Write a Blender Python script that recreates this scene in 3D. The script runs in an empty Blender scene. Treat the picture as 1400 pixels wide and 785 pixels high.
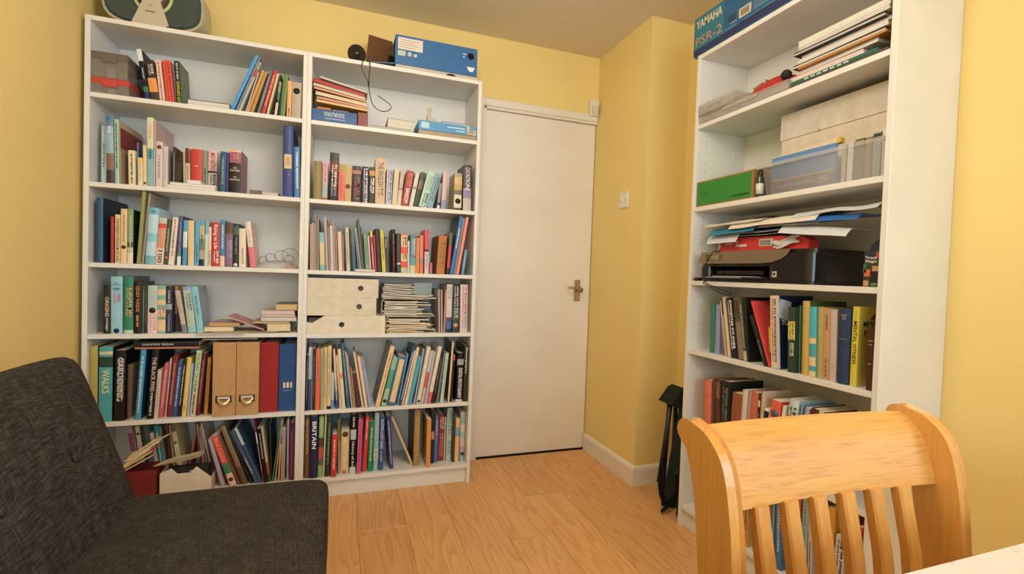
import bpy, math, random
from mathutils import Vector, Matrix, noise
random.seed(7)
S = bpy.context.scene
COL = S.collection
R = math.radians
# ------------------------------------------------------------------ camera
cd = bpy.data.cameras.new('camera'); cam = bpy.data.objects.new('camera', cd); COL.objects.link(cam)
cd.sensor_width = 36; cd.lens = 36 * 661.16 / 1400; cd.clip_start = .02
rt, up, fw = Vector((.94331042, -.33014171, .03423298)), Vector((-.02342542, .0366604, .99905318)), Vector((.33108412, .9432192, -.02684842))
cam.matrix_world = Matrix(((rt.x, up.x, -fw.x, .96694), (rt.y, up.y, -fw.y, -2.63935), (rt.z, up.z, -fw.z, 1.06712), (0, 0, 0, 1)))
S.camera = cam
# ------------------------------------------------------------------ light
S.view_settings.view_transform = 'Standard'; S.view_settings.look = 'None'
S.view_settings.gamma = 1; S.view_settings.use_curve_mapping = False
S.view_settings.exposure = 0.14
w = bpy.data.worlds.new('daylight'); S.world = w; w.use_nodes = True
wn = w.node_tree; bg = wn.nodes['Background']
bg.inputs[0].default_value = (.82, .9, 1, 1); bg.inputs[1].default_value = 1.2
def area(name, loc, rot, sx, sy, e, c):
    l = bpy.data.lights.new(name, 'AREA'); l.shape = 'RECTANGLE'; l.size = sx; l.size_y = sy; l.energy = e; l.color = c
    o = bpy.data.objects.new(name, l); COL.objects.link(o); o.location = loc; o.rotation_euler = rot; return o
area('window_daylight', (1.15, -5.15, 1.5), (R(90), 0, 0), 1.9, 1.2, 37, (.7, .88, 1))
area('side_fill_light', (2.63, -3.75, 1.5), (R(90), 0, R(90)), 1.5, 1.15, 27, (.7, .88, 1))  # added fill light from an unseen side, lifts left wall and floor
pl = bpy.data.lights.new('ceiling_bulb', 'POINT'); pl.energy = 28.5; pl.color = (1, .91, .79); pl.shadow_soft_size = .2
po = bpy.data.objects.new('ceiling_bulb', pl); COL.objects.link(po); po.location = (1.2, -1.7, 2.1)
# ------------------------------------------------------------------ materials
def hx(s):
    v = [int(c, 16) / 15 for c in s] if len(s) == 3 else [int(s[i:i + 2], 16) / 255 for i in (0, 2, 4)]
    return tuple((x / 12.92 if x <= .04045 else ((x + .055) / 1.055) ** 2.4) for x in v) + (1,)
def newmat(name, rough=.5, metal=0, col=None):
    m = bpy.data.materials.new(name); m.use_nodes = True
    b = m.node_tree.nodes['Principled BSDF']
    b.inputs['Roughness'].default_value = rough; b.inputs['Metallic'].default_value = metal
    if col: b.inputs['Base Color'].default_value = hx(col)
    return m, m.node_tree.nodes, m.node_tree.links, b
def tex(nd, ln, kind, scale, coord='Object', sc=(1, 1, 1), **kw):
    tc = nd.new('ShaderNodeTexCoord'); mp = nd.new('ShaderNodeMapping'); mp.inputs['Scale'].default_value = sc
    ln.new(tc.outputs[coord], mp.inputs[0])
    t = nd.new(kind)
    if 'Scale' in t.inputs: t.inputs['Scale'].default_value = scale
    for k, v in kw.items(): t.inputs[k].default_value = v
    ln.new(mp.outputs[0], t.inputs['Vector']); return t
def bump(nd, ln, b, out, strength, dist=.002):
    bp = nd.new('ShaderNodeBump'); bp.inputs['Strength'].default_value = strength; bp.inputs['Distance'].default_value = dist
    ln.new(out, bp.inputs['Height']); ln.new(bp.outputs[0], b.inputs['Normal'])
def mix(nd, ln, fac, a, c, mode='MIX'):
    m = nd.new('ShaderNodeMix'); m.data_type = 'RGBA'; m.blend_type = mode
    for i, v in ((0, fac), (6, a), (7, c)):
        if hasattr(v, 'is_linked') or hasattr(v, 'links'): ln.new(v, m.inputs[i])
        else: m.inputs[i].default_value = v
    return m.outputs[2]
def ramp(nd, ln, fac, stops):
    r = nd.new('ShaderNodeValToRGB'); e = r.color_ramp.elements
    while len(e) < len(stops): e.new(.5)
    for i, (p, c) in enumerate(stops): e[i].position = p; e[i].color = c if len(c) == 4 else c + (1,)
    ln.new(fac, r.inputs[0]); return r.outputs[0]
def g(v): return (v, v, v, 1)
M = {}
def finish(name, rough, scale=40, var=.1, bs=0., bsc=300, spec=.5):   # colour comes from the mesh's own colour attribute
    m, nd, ln, b = newmat(name, rough)
    a = nd.new('ShaderNodeAttribute'); a.attribute_name = 'Col'
    n = tex(nd, ln, 'ShaderNodeTexNoise', scale, Detail=3.)
    f = ramp(nd, ln, n.outputs[0], [(.3, g(1 - var)), (.7, g(1))])
    hs = nd.new('ShaderNodeHueSaturation'); hs.inputs['Saturation'].default_value = .94; ln.new(a.outputs['Color'], hs.inputs['Color'])
    ln.new(mix(nd, ln, 1., hs.outputs[0], f, 'MULTIPLY'), b.inputs['Base Color'])
    b.inputs['Specular IOR Level'].default_value = spec
    if bs:
        n2 = tex(nd, ln, 'ShaderNodeTexNoise', bsc, Detail=2.); bump(nd, ln, b, n2.outputs[0], bs, .0006)
    M[name] = m
finish('print', .42, 30, .1, spec=.4); finish('matte', .75, 30, .12, spec=.3); finish('cloth', .9, 60, .2, .5, 900, .2); finish('paper', .85, 50, .08, .15, 500, .2)
finish('plastic', .32, 20, .05); finish('board', .8, 25, .14, .2, 300, .25); finish('gloss', .16, 20, .04)
m, nd, ln, b = newmat('metal', .35, 1); a = nd.new('ShaderNodeAttribute'); a.attribute_name = 'Col'; ln.new(a.outputs['Color'], b.inputs['Base Color']); M['metal'] = m
m, nd, ln, b = newmat('clear_plastic', .18)
a = nd.new('ShaderNodeAttribute'); a.attribute_name = 'Col'; ln.new(a.outputs['Color'], b.inputs['Base Color']); b.inputs['Alpha'].default_value = .36; M['clear'] = m
m, nd, ln, b = newmat('window_glass', .02); b.inputs['Alpha'].default_value = .08; M['glass'] = m
# melamine white
m, nd, ln, b = newmat('white_melamine', .42)
n = tex(nd, ln, 'ShaderNodeTexNoise', 6, Detail=4.); ln.new(ramp(nd, ln, n.outputs[0], [(.3, hx('e2dfda')), (.7, hx('eae7e2'))]), b.inputs['Base Color'])
n2 = tex(nd, ln, 'ShaderNodeTexNoise', 120, sc=(1, 1, .12)); bump(nd, ln, b, n2.outputs[0], .06, .0005); M['white'] = m
m, nd, ln, b = newmat('white_gloss_paint', .38)
n = tex(nd, ln, 'ShaderNodeTexNoise', 3, Detail=4.); ln.new(ramp(nd, ln, n.outputs[0], [(.3, hx('e6ddd2')), (.7, hx('eee6dc'))]), b.inputs['Base Color'])
n2 = tex(nd, ln, 'ShaderNodeTexNoise', 60); bump(nd, ln, b, n2.outputs[0], .05, .001); M['paint'] = m
# yellow wall emulsion
m, nd, ln, b = newmat('yellow_emulsion', .7)
n = tex(nd, ln, 'ShaderNodeTexNoise', 1.7, Detail=5.); ln.new(ramp(nd, ln, n.outputs[0], [(.3, hx('ecd189')), (.7, hx('f0d891'))]), b.inputs['Base Color'])
b.inputs['Specular IOR Level'].default_value = .25
n2 = tex(nd, ln, 'ShaderNodeTexNoise', 140, Detail=3.); bump(nd, ln, b, n2.outputs[0], .12, .001); M['wall'] = m
# artex ceiling
m, nd, ln, b = newmat('artex_ceiling', .85)
b.inputs['Base Color'].default_value = hx('e2d5c0')
nz = tex(nd, ln, 'ShaderNodeTexNoise', 5, Detail=2.)
wv = tex(nd, ln, 'ShaderNodeTexWave', 17, **{'Distortion': 18., 'Detail': 3., 'Detail Scale': 1.6})
n3 = tex(nd, ln, 'ShaderNodeTexNoise', 60, Detail=4., sc=(.5, 2.2, 1))
ad = nd.new('ShaderNodeMath'); ad.operation = 'ADD'; ln.new(wv.outputs[1], ad.inputs[0]); ln.new(n3.outputs[0], ad.inputs[1])
bump(nd, ln, b, ad.outputs[0], .3, .004); M['ceil'] = m
# oak laminate
m, nd, ln, b = newmat('oak_laminate', .36)
oi = nd.new('ShaderNodeObjectInfo'); tc = nd.new('ShaderNodeTexCoord')
cx = nd.new('ShaderNodeCombineXYZ'); ln.new(oi.outputs['Random'], cx.inputs[0]); ln.new(oi.outputs['Random'], cx.inputs[1])
sc = nd.new('ShaderNodeVectorMath'); sc.operation = 'SCALE'; sc.inputs['Scale'].default_value = 37; ln.new(cx.outputs[0], sc.inputs[0])
va = nd.new('ShaderNodeVectorMath'); va.operation = 'ADD'; ln.new(tc.outputs['Object'], va.inputs[0]); ln.new(sc.outputs[0], va.inputs[1])
mp = nd.new('ShaderNodeMapping'); mp.inputs['Scale'].default_value = (1, .1, 1); ln.new(va.outputs[0], mp.inputs[0])
na = nd.new('ShaderNodeTexNoise'); na.inputs['Scale'].default_value = 7; na.inputs['Detail'].default_value = 2; ln.new(mp.outputs[0], na.inputs['Vector'])
mm = nd.new('ShaderNodeMath'); mm.operation = 'MULTIPLY'; mm.inputs[1].default_value = 15; ln.new(na.outputs[0], mm.inputs[0])
fr = nd.new('ShaderNodeMath'); fr.operation = 'FRACT'; ln.new(mm.outputs[0], fr.inputs[0])
mp2 = nd.new('ShaderNodeMapping'); mp2.inputs['Scale'].default_value = (1, .03, 1); ln.new(va.outputs[0], mp2.inputs[0])
nb = nd.new('ShaderNodeTexNoise'); nb.inputs['Scale'].default_value = 160; nb.inputs['Detail'].default_value = 3; ln.new(mp2.outputs[0], nb.inputs['Vector'])
c1 = ramp(nd, ln, fr.outputs[0], [(0, hx('da9e60')), (.35, hx('e5ac70')), (.85, hx('eab378')), (1, hx('da9e60'))])
c2 = ramp(nd, ln, nb.outputs[0], [(.3, g(.8)), (.6, g(1))])
c3 = mix(nd, ln, .55, c1, c2, 'MULTIPLY')
hv = nd.new('ShaderNodeHueSaturation'); ln.new(c3, hv.inputs['Color'])
mr = nd.new('ShaderNodeMapRange'); mr.inputs[3].default_value = .9; mr.inputs[4].default_value = 1.06; ln.new(oi.outputs['Random'], mr.inputs[0]); ln.new(mr.outputs[0], hv.inputs['Value'])
ln.new(hv.outputs[0], b.inputs['Base Color']); bump(nd, ln, b, nb.outputs[0], .08, .0006); M['oak'] = m
m, nd, ln, b = newmat('floor_underlay', .9, col='4a3420'); M['underlay'] = m
# chair wood
m, nd, ln, b = newmat('honey_wood', .3)
n = tex(nd, ln, 'ShaderNodeTexNoise', 9, Detail=3., Distortion=.6, sc=(1, 1, .12)); n2 = tex(nd, ln, 'ShaderNodeTexNoise', 220, Detail=2., sc=(1, 1, .03))
c1 = ramp(nd, ln, n.outputs[0], [(.3, hx('c98a44')), (.5, hx('d69a50')), (.72, hx('dda65e'))]); c2 = ramp(nd, ln, n2.outputs[0], [(.3, g(.82)), (.55, g(1))])
ln.new(mix(nd, ln, .7, c1, c2, 'MULTIPLY'), b.inputs['Base Color']); b.inputs['Coat Weight'].default_value = .25; b.inputs['Coat Roughness'].default_value = .2; M['wood'] = m
m, nd, ln, b = newmat('honey_wood_rail', .42)
n = tex(nd, ln, 'ShaderNodeTexNoise', 9, Detail=3., Distortion=.6, sc=(.12, 1, 1)); n2 = tex(nd, ln, 'ShaderNodeTexNoise', 260, Detail=2., sc=(.05, 1, 1))
c1 = ramp(nd, ln, n.outputs[0], [(.3, hx('cb8c46')), (.5, hx('d89c52')), (.72, hx('e0aa62'))]); c2 = ramp(nd, ln, n2.outputs[0], [(.32, g(.7)), (.5, g(1))])
ln.new(mix(nd, ln, .7, c1, c2, 'MULTIPLY'), b.inputs['Base Color']); b.inputs['Coat Weight'].default_value = .1; b.inputs['Coat Roughness'].default_value = .3; M['rail'] = m
# sofa linen
m, nd, ln, b = newmat('charcoal_linen', .95)
b.inputs['Specular IOR Level'].default_value = .15
n1 = tex(nd, ln, 'ShaderNodeTexNoise', 620, Detail=2., sc=(1, .05, .05)); n2 = tex(nd, ln, 'ShaderNodeTexNoise', 620, Detail=2., sc=(.05, 1, .05)); n3 = tex(nd, ln, 'ShaderNodeTexNoise', 12, Detail=4.)
s1 = nd.new('ShaderNodeMath'); s1.operation = 'ADD'; ln.new(n1.outputs[0], s1.inputs[0]); ln.new(n2.outputs[0], s1.inputs[1])
s2 = nd.new('ShaderNodeMath'); s2.operation = 'MULTIPLY_ADD'; s2.inputs[1].default_value = .25; ln.new(n3.outputs[0], s2.inputs[0]); ln.new(s1.outputs[0], s2.inputs[2])
mr = nd.new('ShaderNodeMapRange'); mr.inputs[1].default_value = .85; mr.inputs[2].default_value = 1.4; ln.new(s2.outputs[0], mr.inputs[0])
ln.new(ramp(nd, ln, mr.outputs[0], [(0, hx('241f1c')), (.5, hx('3a342f')), (1, hx('544c46'))]), b.inputs['Base Color']); bump(nd, ln, b, s1.outputs[0], .5, .001); M['linen'] = m
m, nd, ln, b = newmat('white_table_laminate', .35)
n = tex(nd, ln, 'ShaderNodeTexNoise', 14, Detail=5.); n2 = tex(nd, ln, 'ShaderNodeTexNoise', 55, Detail=1.)
c1 = ramp(nd, ln, n.outputs[0], [(.3, hx('dad2cc')), (.7, hx('e0d9d3'))]); c2 = ramp(nd, ln, n2.outputs[0], [(.25, g(.75)), (.29, g(1))])
ln.new(mix(nd, ln, 1., c1, c2, 'MULTIPLY'), b.inputs['Base Color']); M['table'] = m
PR = {}
def pm(c):
    if c not in PR: PR[c] = newmat('ink_' + c, .5, col=c)[0]
    return PR[c]
# ------------------------------------------------------------------ mesh builder
class MB:
    def __init__(s): s.v = []; s.f = []; s.c = []; s.m = []; s.mats = []; s.X = None; s.sm = []
    def mi(s, m):
        if m not in s.mats: s.mats.append(m)
        return s.mats.index(m)
    def add(s, vs, fs, col='fff', mat='matte', smooth=False):
        n = len(s.v); k = s.mi(mat); c = hx(col) if isinstance(col, str) else col
        s.v += [tuple(s.X @ Vector(p)) if s.X else tuple(p) for p in vs]
        for f in fs: s.f.append([i + n for i in f]); s.c.append(c); s.m.append(k); s.sm.append(smooth)
    def box(s, x0, x1, y0, y1, z0, z1, col='fff', mat='matte', ch=0):
        x0, x1 = min(x0, x1), max(x0, x1); y0, y1 = min(y0, y1), max(y0, y1); z0, z1 = min(z0, z1), max(z0, z1)
        if ch:
            ch = min(ch, (x1 - x0) * .45, (y1 - y0) * .45, (z1 - z0) * .45)
            pts = []
            for x, xi in ((x0, x0 + ch), (x1, x1 - ch)):
                for y, yi in ((y0, y0 + ch), (y1, y1 - ch)):
                    for z, zi in ((z0, z0 + ch), (z1, z1 - ch)):
                        pts += [(x, yi, zi), (xi, y, zi), (xi, yi, z)]
            k = lambda a, b_, c_, d: 3 * (a * 4 + b_ * 2 + c_) + d
            F = [[k(a, 0, 0, 0), k(a, 1, 0, 0), k(a, 1, 1, 0), k(a, 0, 1, 0)] for a in (0, 1)] + [[k(0, a, 0, 1), k(1, a, 0, 1), k(1, a, 1, 1), k(0, a, 1, 1)] for a in (0, 1)] + [[k(0, 0, a, 2), k(1, 0, a, 2), k(1, 1, a, 2), k(0, 1, a, 2)] for a in (0, 1)]
            for a in (0, 1):
                for c_ in (0, 1):
                    F += [[k(a, c_, 0, 0), k(a, c_, 1, 0), k(a, c_, 1, 1), k(a, c_, 0, 1)], [k(a, 0, c_, 0), k(a, 1, c_, 0), k(a, 1, c_, 2), k(a, 0, c_, 2)], [k(0, a, c_, 1), k(1, a, c_, 1), k(1, a, c_, 2), k(0, a, c_, 2)]]
            F += [[k(a, b_, c_, i) for i in (0, 1, 2)] for a in (0, 1) for b_ in (0, 1) for c_ in (0, 1)]
            s.add(pts, F, col, mat); return
        s.add([(x, y, z) for x in (x0, x1) for y in (y0, y1) for z in (z0, z1)], [[0, 1, 3, 2], [4, 6, 7, 5], [0, 4, 5, 1], [2, 3, 7, 6], [0, 2, 6, 4], [1, 5, 7, 3]], col, mat)
    def prism(s, pts, axis, a, b_, col='fff', mat='matte', smooth=False):   # outline pts in the two other axes (in order), extruded a..b along axis
        def P(p, t): return ((t, p[0], p[1]), (p[0], t, p[1]), (p[0], p[1], t))[axis]
        n = len(pts)
        s.add([P(p, a) for p in pts] + [P(p, b_) for p in pts], [[i, (i + 1) % n, n + (i + 1) % n, n + i] for i in range(n)], col, mat, smooth)
        s.add([P(p, a) for p in pts], [list(range(n))], col, mat); s.add([P(p, b_) for p in pts], [list(range(n))], col, mat)
    def tube(s, pts, r, col='111', mat='plastic', n=8, closed=False):
        pts = [Vector(p) for p in pts]; vs = []; N = len(pts); u = None
        for i, p in enumerate(pts):
            a = pts[(i - 1) % N] if (closed or i) else p; b_ = pts[(i + 1) % N] if (closed or i < N - 1) else p
            t = (b_ - a).normalized()
            if u is None: u = t.orthogonal().normalized()
            u = (u - t * u.dot(t)).normalized(); v = t.cross(u); rr = r[i] if isinstance(r, (list, tuple)) else r
            vs += [p + (u * math.cos(2 * math.pi * k / n) + v * math.sin(2 * math.pi * k / n)) * rr for k in range(n)]
        fs = [[i * n + k, i * n + (k + 1) % n, ((i + 1) % N) * n + (k + 1) % n, ((i + 1) % N) * n + k] for i in range(N if closed else N - 1) for k in range(n)]
        if not closed: fs += [list(range(n)), list(range((N - 1) * n, N * n))]
        s.add(vs, fs, col, mat, True)
    def grid(s, fn, nu, nv, col='fff', mat='paper', smooth=True, thick=0):
        vs = [Vector(fn(i / nu, j / nv)) for i in range(nu + 1) for j in range(nv + 1)]
        q = [[i * (nv + 1) + j, (i + 1) * (nv + 1) + j, (i + 1) * (nv + 1) + j + 1, i * (nv + 1) + j + 1] for i in range(nu) for j in range(nv)]
        if not thick: s.add(vs, q, col, mat, smooth); return
        n = len(vs); lo = [v - Vector((0, 0, thick)) for v in vs]
        rim = [i * (nv + 1) for i in range(nu)] + [nu * (nv + 1) + j for j in range(nv)] + [i * (nv + 1) + nv for i in range(nu, 0, -1)] + [j for j in range(nv, 0, -1)]
        s.add(vs + lo, q + [[i + n for i in reversed(f)] for f in q], col, mat, smooth)
        s.add(vs + lo, [[rim[i], rim[(i + 1) % len(rim)], n + rim[(i + 1) % len(rim)], n + rim[i]] for i in range(len(rim))], col, mat)
    def lathe(s, prof, col='fff', mat='plastic', n=24, c=(0, 0, 0), axis=2):
        vs = []
        for r, z in prof:
            for k in range(n):
                a = 2 * math.pi * k / n; p = (r * math.cos(a), r * math.sin(a), z)
                p = p if axis == 2 else (p[0], p[2], p[1]) if axis == 1 else (p[2], p[0], p[1])
                vs.append((p[0] + c[0], p[1] + c[1], p[2] + c[2]))
        s.add(vs, [[i * n + k, i * n + (k + 1) % n, (i + 1) * n + (k + 1) % n, (i + 1) * n + k] for i in range(len(prof) - 1) for k in range(n)] + [list(range(n)), list(range((len(prof) - 1) * n, len(prof) * n))], col, mat, True)
    def build(s, name, parent=None, loc=None, rot=None):
        me = bpy.data.meshes.new(name); me.from_pydata(s.v, [], s.f)
        for m in s.mats: me.materials.append(M[m] if isinstance(m, str) else m)
        me.polygons.foreach_set('material_index', s.m); me.polygons.foreach_set('use_smooth', s.sm)
        ca = me.color_attributes.new('Col', 'FLOAT_COLOR', 'CORNER'); fl = []
        for p in me.polygons: fl += list(s.c[p.index]) * p.loop_total
        ca.data.foreach_set('color', fl)
        import bmesh
        bm = bmesh.new(); bm.from_mesh(me); bmesh.ops.recalc_face_normals(bm, faces=bm.faces); bm.to_mesh(me); bm.free()
        o = bpy.data.objects.new(name, me); COL.objects.link(o)
        if parent: o.parent = parent
        if loc: o.location = loc
        if rot: o.rotation_euler = rot
        return o
def tag(o, label, cat, group=None):
    o['label'] = label; o['category'] = cat
    if group: o['group'] = group
    return o
def thing(name, label, cat, loc=(0, 0, 0), rot=(0, 0, 0), group=None):
    o = bpy.data.objects.new(name, None); COL.objects.link(o); o.empty_display_size = .02
    o.location = loc; o.rotation_euler = rot; return tag(o, label, cat, group)
def struct(o): o['kind'] = 'structure'; return o
TX = []
def text(parent, s, col, loc, rot, wid, hei, name='lettering', al='CENTER', bold=0):
    c = bpy.data.curves.new(name, 'FONT'); c.body = s; c.align_x = al; c.align_y = 'CENTER'; c.resolution_u = 2; c.offset = bold; c.extrude = .002
    c.materials.append(pm(col))
    o = bpy.data.objects.new(name, c); COL.objects.link(o); o.parent = parent; o.location = loc; o.rotation_euler = rot
    TX.append((o, wid, hei)); return o
def fit_text():
    bpy.context.view_layer.update()
    for o, wd, h in TX:
        bb = o.bound_box; a = max(p[0] for p in bb) - min(p[0] for p in bb); b_ = max(p[1] for p in bb) - min(p[1] for p in bb)
        o.scale = (wd / max(a, .01), h / max(b_, .01), .05)
    dg = bpy.context.evaluated_depsgraph_get()
    for o, wd, h in TX:                       # flat lettering becomes plain mesh parts
        me = bpy.data.meshes.new_from_object(o.evaluated_get(dg)); nm = o.name
        c = bpy.data.objects.new('lettering', me); COL.objects.link(c); c.parent = o.parent; c.location = o.location; c.rotation_euler = o.rotation_euler; c.scale = o.scale
        bpy.data.objects.remove(o); c.name = nm; c['kind'] = 'stuff'
# ------------------------------------------------------------------ room shell
X0, X1, XR, YS, HC, YR = -.021, 2.407, 2.645, -.53, 2.389, -5.2
def sbox(name, *a, mat='wall', parent=None, ch=0):
    mb = MB(); mb.box(*a, 'fff', mat, ch); return struct(mb.build(name, parent))
sbox('wall_left', X0 - .1, X0, YR - .1, .1, 0, HC)
bw = MB(); bw.box(X0, 1.69, 0, .1, 0, HC, 'fff', 'wall'); bw.box(1.69, X1, 0, .1, 2.0, HC, 'fff', 'wall'); struct(bw.build('wall_back'))
sbox('wall_return', X1, XR + .1, YS, .1, 0, HC)
rw_ = MB(); SY0, SY1 = -4.5, -3.0
rw_.box(XR, XR + .1, SY1, YS, 0, HC, 'fff', 'wall'); rw_.box(XR, XR + .1, YR - .1, SY0, 0, HC, 'fff', 'wall'); rw_.box(XR, XR + .1, SY0, SY1, 0, .9, 'fff', 'wall'); rw_.box(XR, XR + .1, SY0, SY1, 2.1, HC, 'fff', 'wall'); struct(rw_.build('wall_right'))
fwm = MB()
WX0, WX1, WZ0, WZ1 = .15, 2.15, .88, 2.12
fwm.box(X0, WX0, YR - .1, YR, 0, HC, 'fff', 'wall'); fwm.box(WX1, XR, YR - .1, YR, 0, HC, 'fff', 'wall'); fwm.box(WX0, WX1, YR - .1, YR, 0, WZ0, 'fff', 'wall'); fwm.box(WX0, WX1, YR - .1, YR, WZ1, HC, 'fff', 'wall')
struct(fwm.build('wall_front'))
sbox('ceiling', X0 - .1, XR + .1, YR - .1, .1, HC, HC + .08, mat='ceil')
fl = sbox('floor', X0 - .1, XR + .1, YR - .1, .1, -.06, -.0085, mat='underlay')
# floor planks, each an object of its own, laid along the room
pw, plen = .192, 1.28
meshes = {}
def plank(x0, x1, y0, y1):
    k = (round(x1 - x0, 3), round(y1 - y0, 3))
    if k not in meshes:
        mb = MB(); mb.box(-k[0] / 2 + .0004, k[0] / 2 - .0004, -k[1] / 2 + .0004, k[1] / 2 - .0004, -.008, 0, 'fff', 'oak', .0009)
        o = mb.build('plank'); meshes[k] = o.data
    else:
        o = bpy.data.objects.new('plank', meshes[k]); COL.objects.link(o)
    o.parent = fl; o.location = ((x0 + x1) / 2, (y0 + y1) / 2, 0)
x = X0; i = 0
offs = [.2, .75, 1.15, .45, .95, .1, .62, 1.05, .3, .85, .5, 1.2, .15, .7, 1.0]
x = X0 - .08
while x < XR - .001:
    xa, xb = max(x, X0), min(x + pw, XR)
    y = -offs[i % 15] + .0
    ys = [0.0]
    while y > YR: ys.append(y); y -= plen
    ys.append(YR)
    for a, b_ in zip(ys, ys[1:]):
        if a - b_ > .02:
            if xb > X1 + .005 and a > YS:
                if b_ < YS: plank(xa, xb, b_, YS)
                if xa < X1 - .01: plank(xa, X1, max(b_, YS), a)
            else: plank(xa, xb, b_, a)
    x += pw; i += 1
# window behind the camera
wf = thing('window_1', 'white framed window', 'window'); del wf['category'], wf['label']; wf['kind'] = 'structure'
mb = MB()
for a in ((WX0, WX0 + .06, WZ0, WZ1), (WX1 - .06, WX1, WZ0, WZ1), (WX0 + .06, WX1 - .06, WZ0, WZ0 + .06), (WX0 + .06, WX1 - .06, WZ1 - .06, WZ1), (1.12, 1.18, WZ0 + .06, WZ1 - .06)): mb.box(a[0], a[1], YR - .08, YR - .02, a[2], a[3], 'fff', 'paint')
mb.build('window_frame', wf)
for a, b_ in ((WX0 + .06, 1.12), (1.18, WX1 - .06)):
    mb = MB(); mb.box(a, b_, YR - .055, YR - .05, WZ0 + .06, WZ1 - .06, 'fff', 'glass'); mb.build('pane', wf)
wf = bpy.data.objects.new('added_side_window', None); COL.objects.link(wf); struct(wf); mb = MB()  # unseen side window, added to go with the fill light
for a in ((SY0, SY0 + .06, .9, 2.1), (SY1 - .06, SY1, .9, 2.1), (SY0 + .06, SY1 - .06, .9, .96), (SY0 + .06, SY1 - .06, 2.04, 2.1), (-3.78, -3.72, .96, 2.04)): mb.box(XR + .02, XR + .08, a[0], a[1], a[2], a[3], 'fff', 'paint')
mb.build('window_frame', wf)
for a, b_ in ((SY0 + .06, -3.78), (-3.72, SY1 - .06)):
    mb = MB(); mb.box(XR + .045, XR + .05, a, b_, .96, 2.04, 'fff', 'glass'); mb.build('pane', wf)
# door
dr = bpy.data.objects.new('door_1', None); COL.objects.link(dr); struct(dr)
mb = MB(); mb.box(1.708, 2.402, .012, .05, .008, 1.988, 'fff', 'paint', .0015); mb.build('door_slab', dr)
for hz in (1.8, .46):
    mb = MB(); mb.tube([(1.706, .008, hz - .04), (1.706, .008, hz + .04)], .006, 'cbb', 'metal'); mb.build('hinge', dr)
mb = MB(); mb.box(2.298, 2.336, .003, .012, .915, 1.045, 'b9a898', 'metal', .003); h = mb.build('handle_plate', dr)
mb = MB(); mb.lathe([(.016, 0), (.016, .02), (.011, .03), (.011, .04)], 'b9a898', 'metal', 16, (2.32, -.037, .985), 1)
mb.tube([(2.325, -.037, .985), (2.31, -.043, .989), (2.285, -.045, .996), (2.25, -.044, .998), (2.232, -.043, .998)], [.008, .0085, .008, .007, .006], 'b9a898', 'metal'); mb.build('lever', h)
fr_ = bpy.data.objects.new('trim_1', None); COL.objects.link(fr_); struct(fr_)
mb = MB(); mb.box(1.625, 1.69, -.017, .0, 0, 2.044, 'fff', 'paint', .004); mb.box(1.69, 1.7065, -.006, .06, 0, 1.99, 'fff', 'paint'); mb.build('door_jamb', fr_)
mb = MB(); mb.box(1.69, 2.404, -.017, 0, 2.002, 2.044, 'fff', 'paint', .004); mb.box(1.7065, 2.404, -.006, .06, 1.99, 2.002, 'fff', 'paint'); mb.build('door_head', fr_)
sbox('trim_2', 1.69, X1, .06, .1, 0, 2.0, mat='paint')
# skirting
def skirt(name, p, q, out):
    pr = [(0, 0), (.016, 0), (.016, .082), (.012, .094), (.006, .1), (0, .1)]
    p, q, out = Vector(p + (0,)), Vector(q + (0,)), Vector(out + (0,)); n = len(pr)
    vs = [e + out * a + Vector((0, 0, z)) for e in (p, q) for a, z in pr]
    mb = MB(); mb.add(vs, [[i, (i + 1) % n, n + (i + 1) % n, n + i] for i in range(n)] + [list(range(n)), list(range(n, 2 * n))], 'fff', 'paint'); struct(mb.build(name))
skirt('baseboard_return', (X1, -.004), (X1, YS - .016), (-1, 0))
skirt('baseboard_face', (X1, YS), (XR, YS), (0, -1))
skirt('baseboard_right', (XR, YS - .016), (XR, YR), (-1, 0))
skirt('baseboard_left', (X0, YR), (X0, 0), (1, 0))
# light switch, alarm sensor
t = thing('light_switch', 'white square light switch on the yellow return wall beside the door', 'switch', (X1, -.338, 1.49), (0, 0, R(-90)))
mb = MB(); mb.box(-.043, .043, -.009, 0, -.043, .043, 'e8e2d8', 'plastic', .003); mb.build('plate', t)
mb = MB(); mb.box(-.008, .008, -.014, -.0088, -.014, .014, 'e8e2d8', 'plastic', .002); mb.build('rocker', t)
mb = MB()
for sx in (-.03, .03): mb.lathe([(.004, 0), (.003, .0012)], 'baa', 'metal', 8, (sx, -.0102, 0), 1)
mb.build('screws', t)['kind'] = 'stuff'
t = thing('alarm_sensor', 'small white alarm sensor in the corner above the door head', 'sensor', (2.372, -.001, 2.075))
mb = MB(); mb.prism([(-.032, 0), (-.03, -.028), (-.02, -.04), (.02, -.04), (.03, -.028), (.032, 0)], 2, -.044, .044, 'e6e0d6', 'plastic'); mb.build('housing', t)
mb = MB(); mb.prism([(-.021, -.0395), (-.012, -.045), (.012, -.045), (.021, -.0395)], 2, -.036, .012, 'd8d2c8', 'gloss', True); mb.build('lens', t)
# ceiling lamp (out of frame)
t = thing('ceiling_lamp', 'white paper globe lamp hanging from the ceiling', 'lamp', (1.2, -1.7, 0))
mb = MB(); mb.tube([(0, 0, HC), (0, 0, 2.3)], .004, 'ddd'); mb.lathe([(.05, HC - .03), (.05, HC - .001)], 'eee', 'plastic'); mb.build('flex', t)
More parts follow.
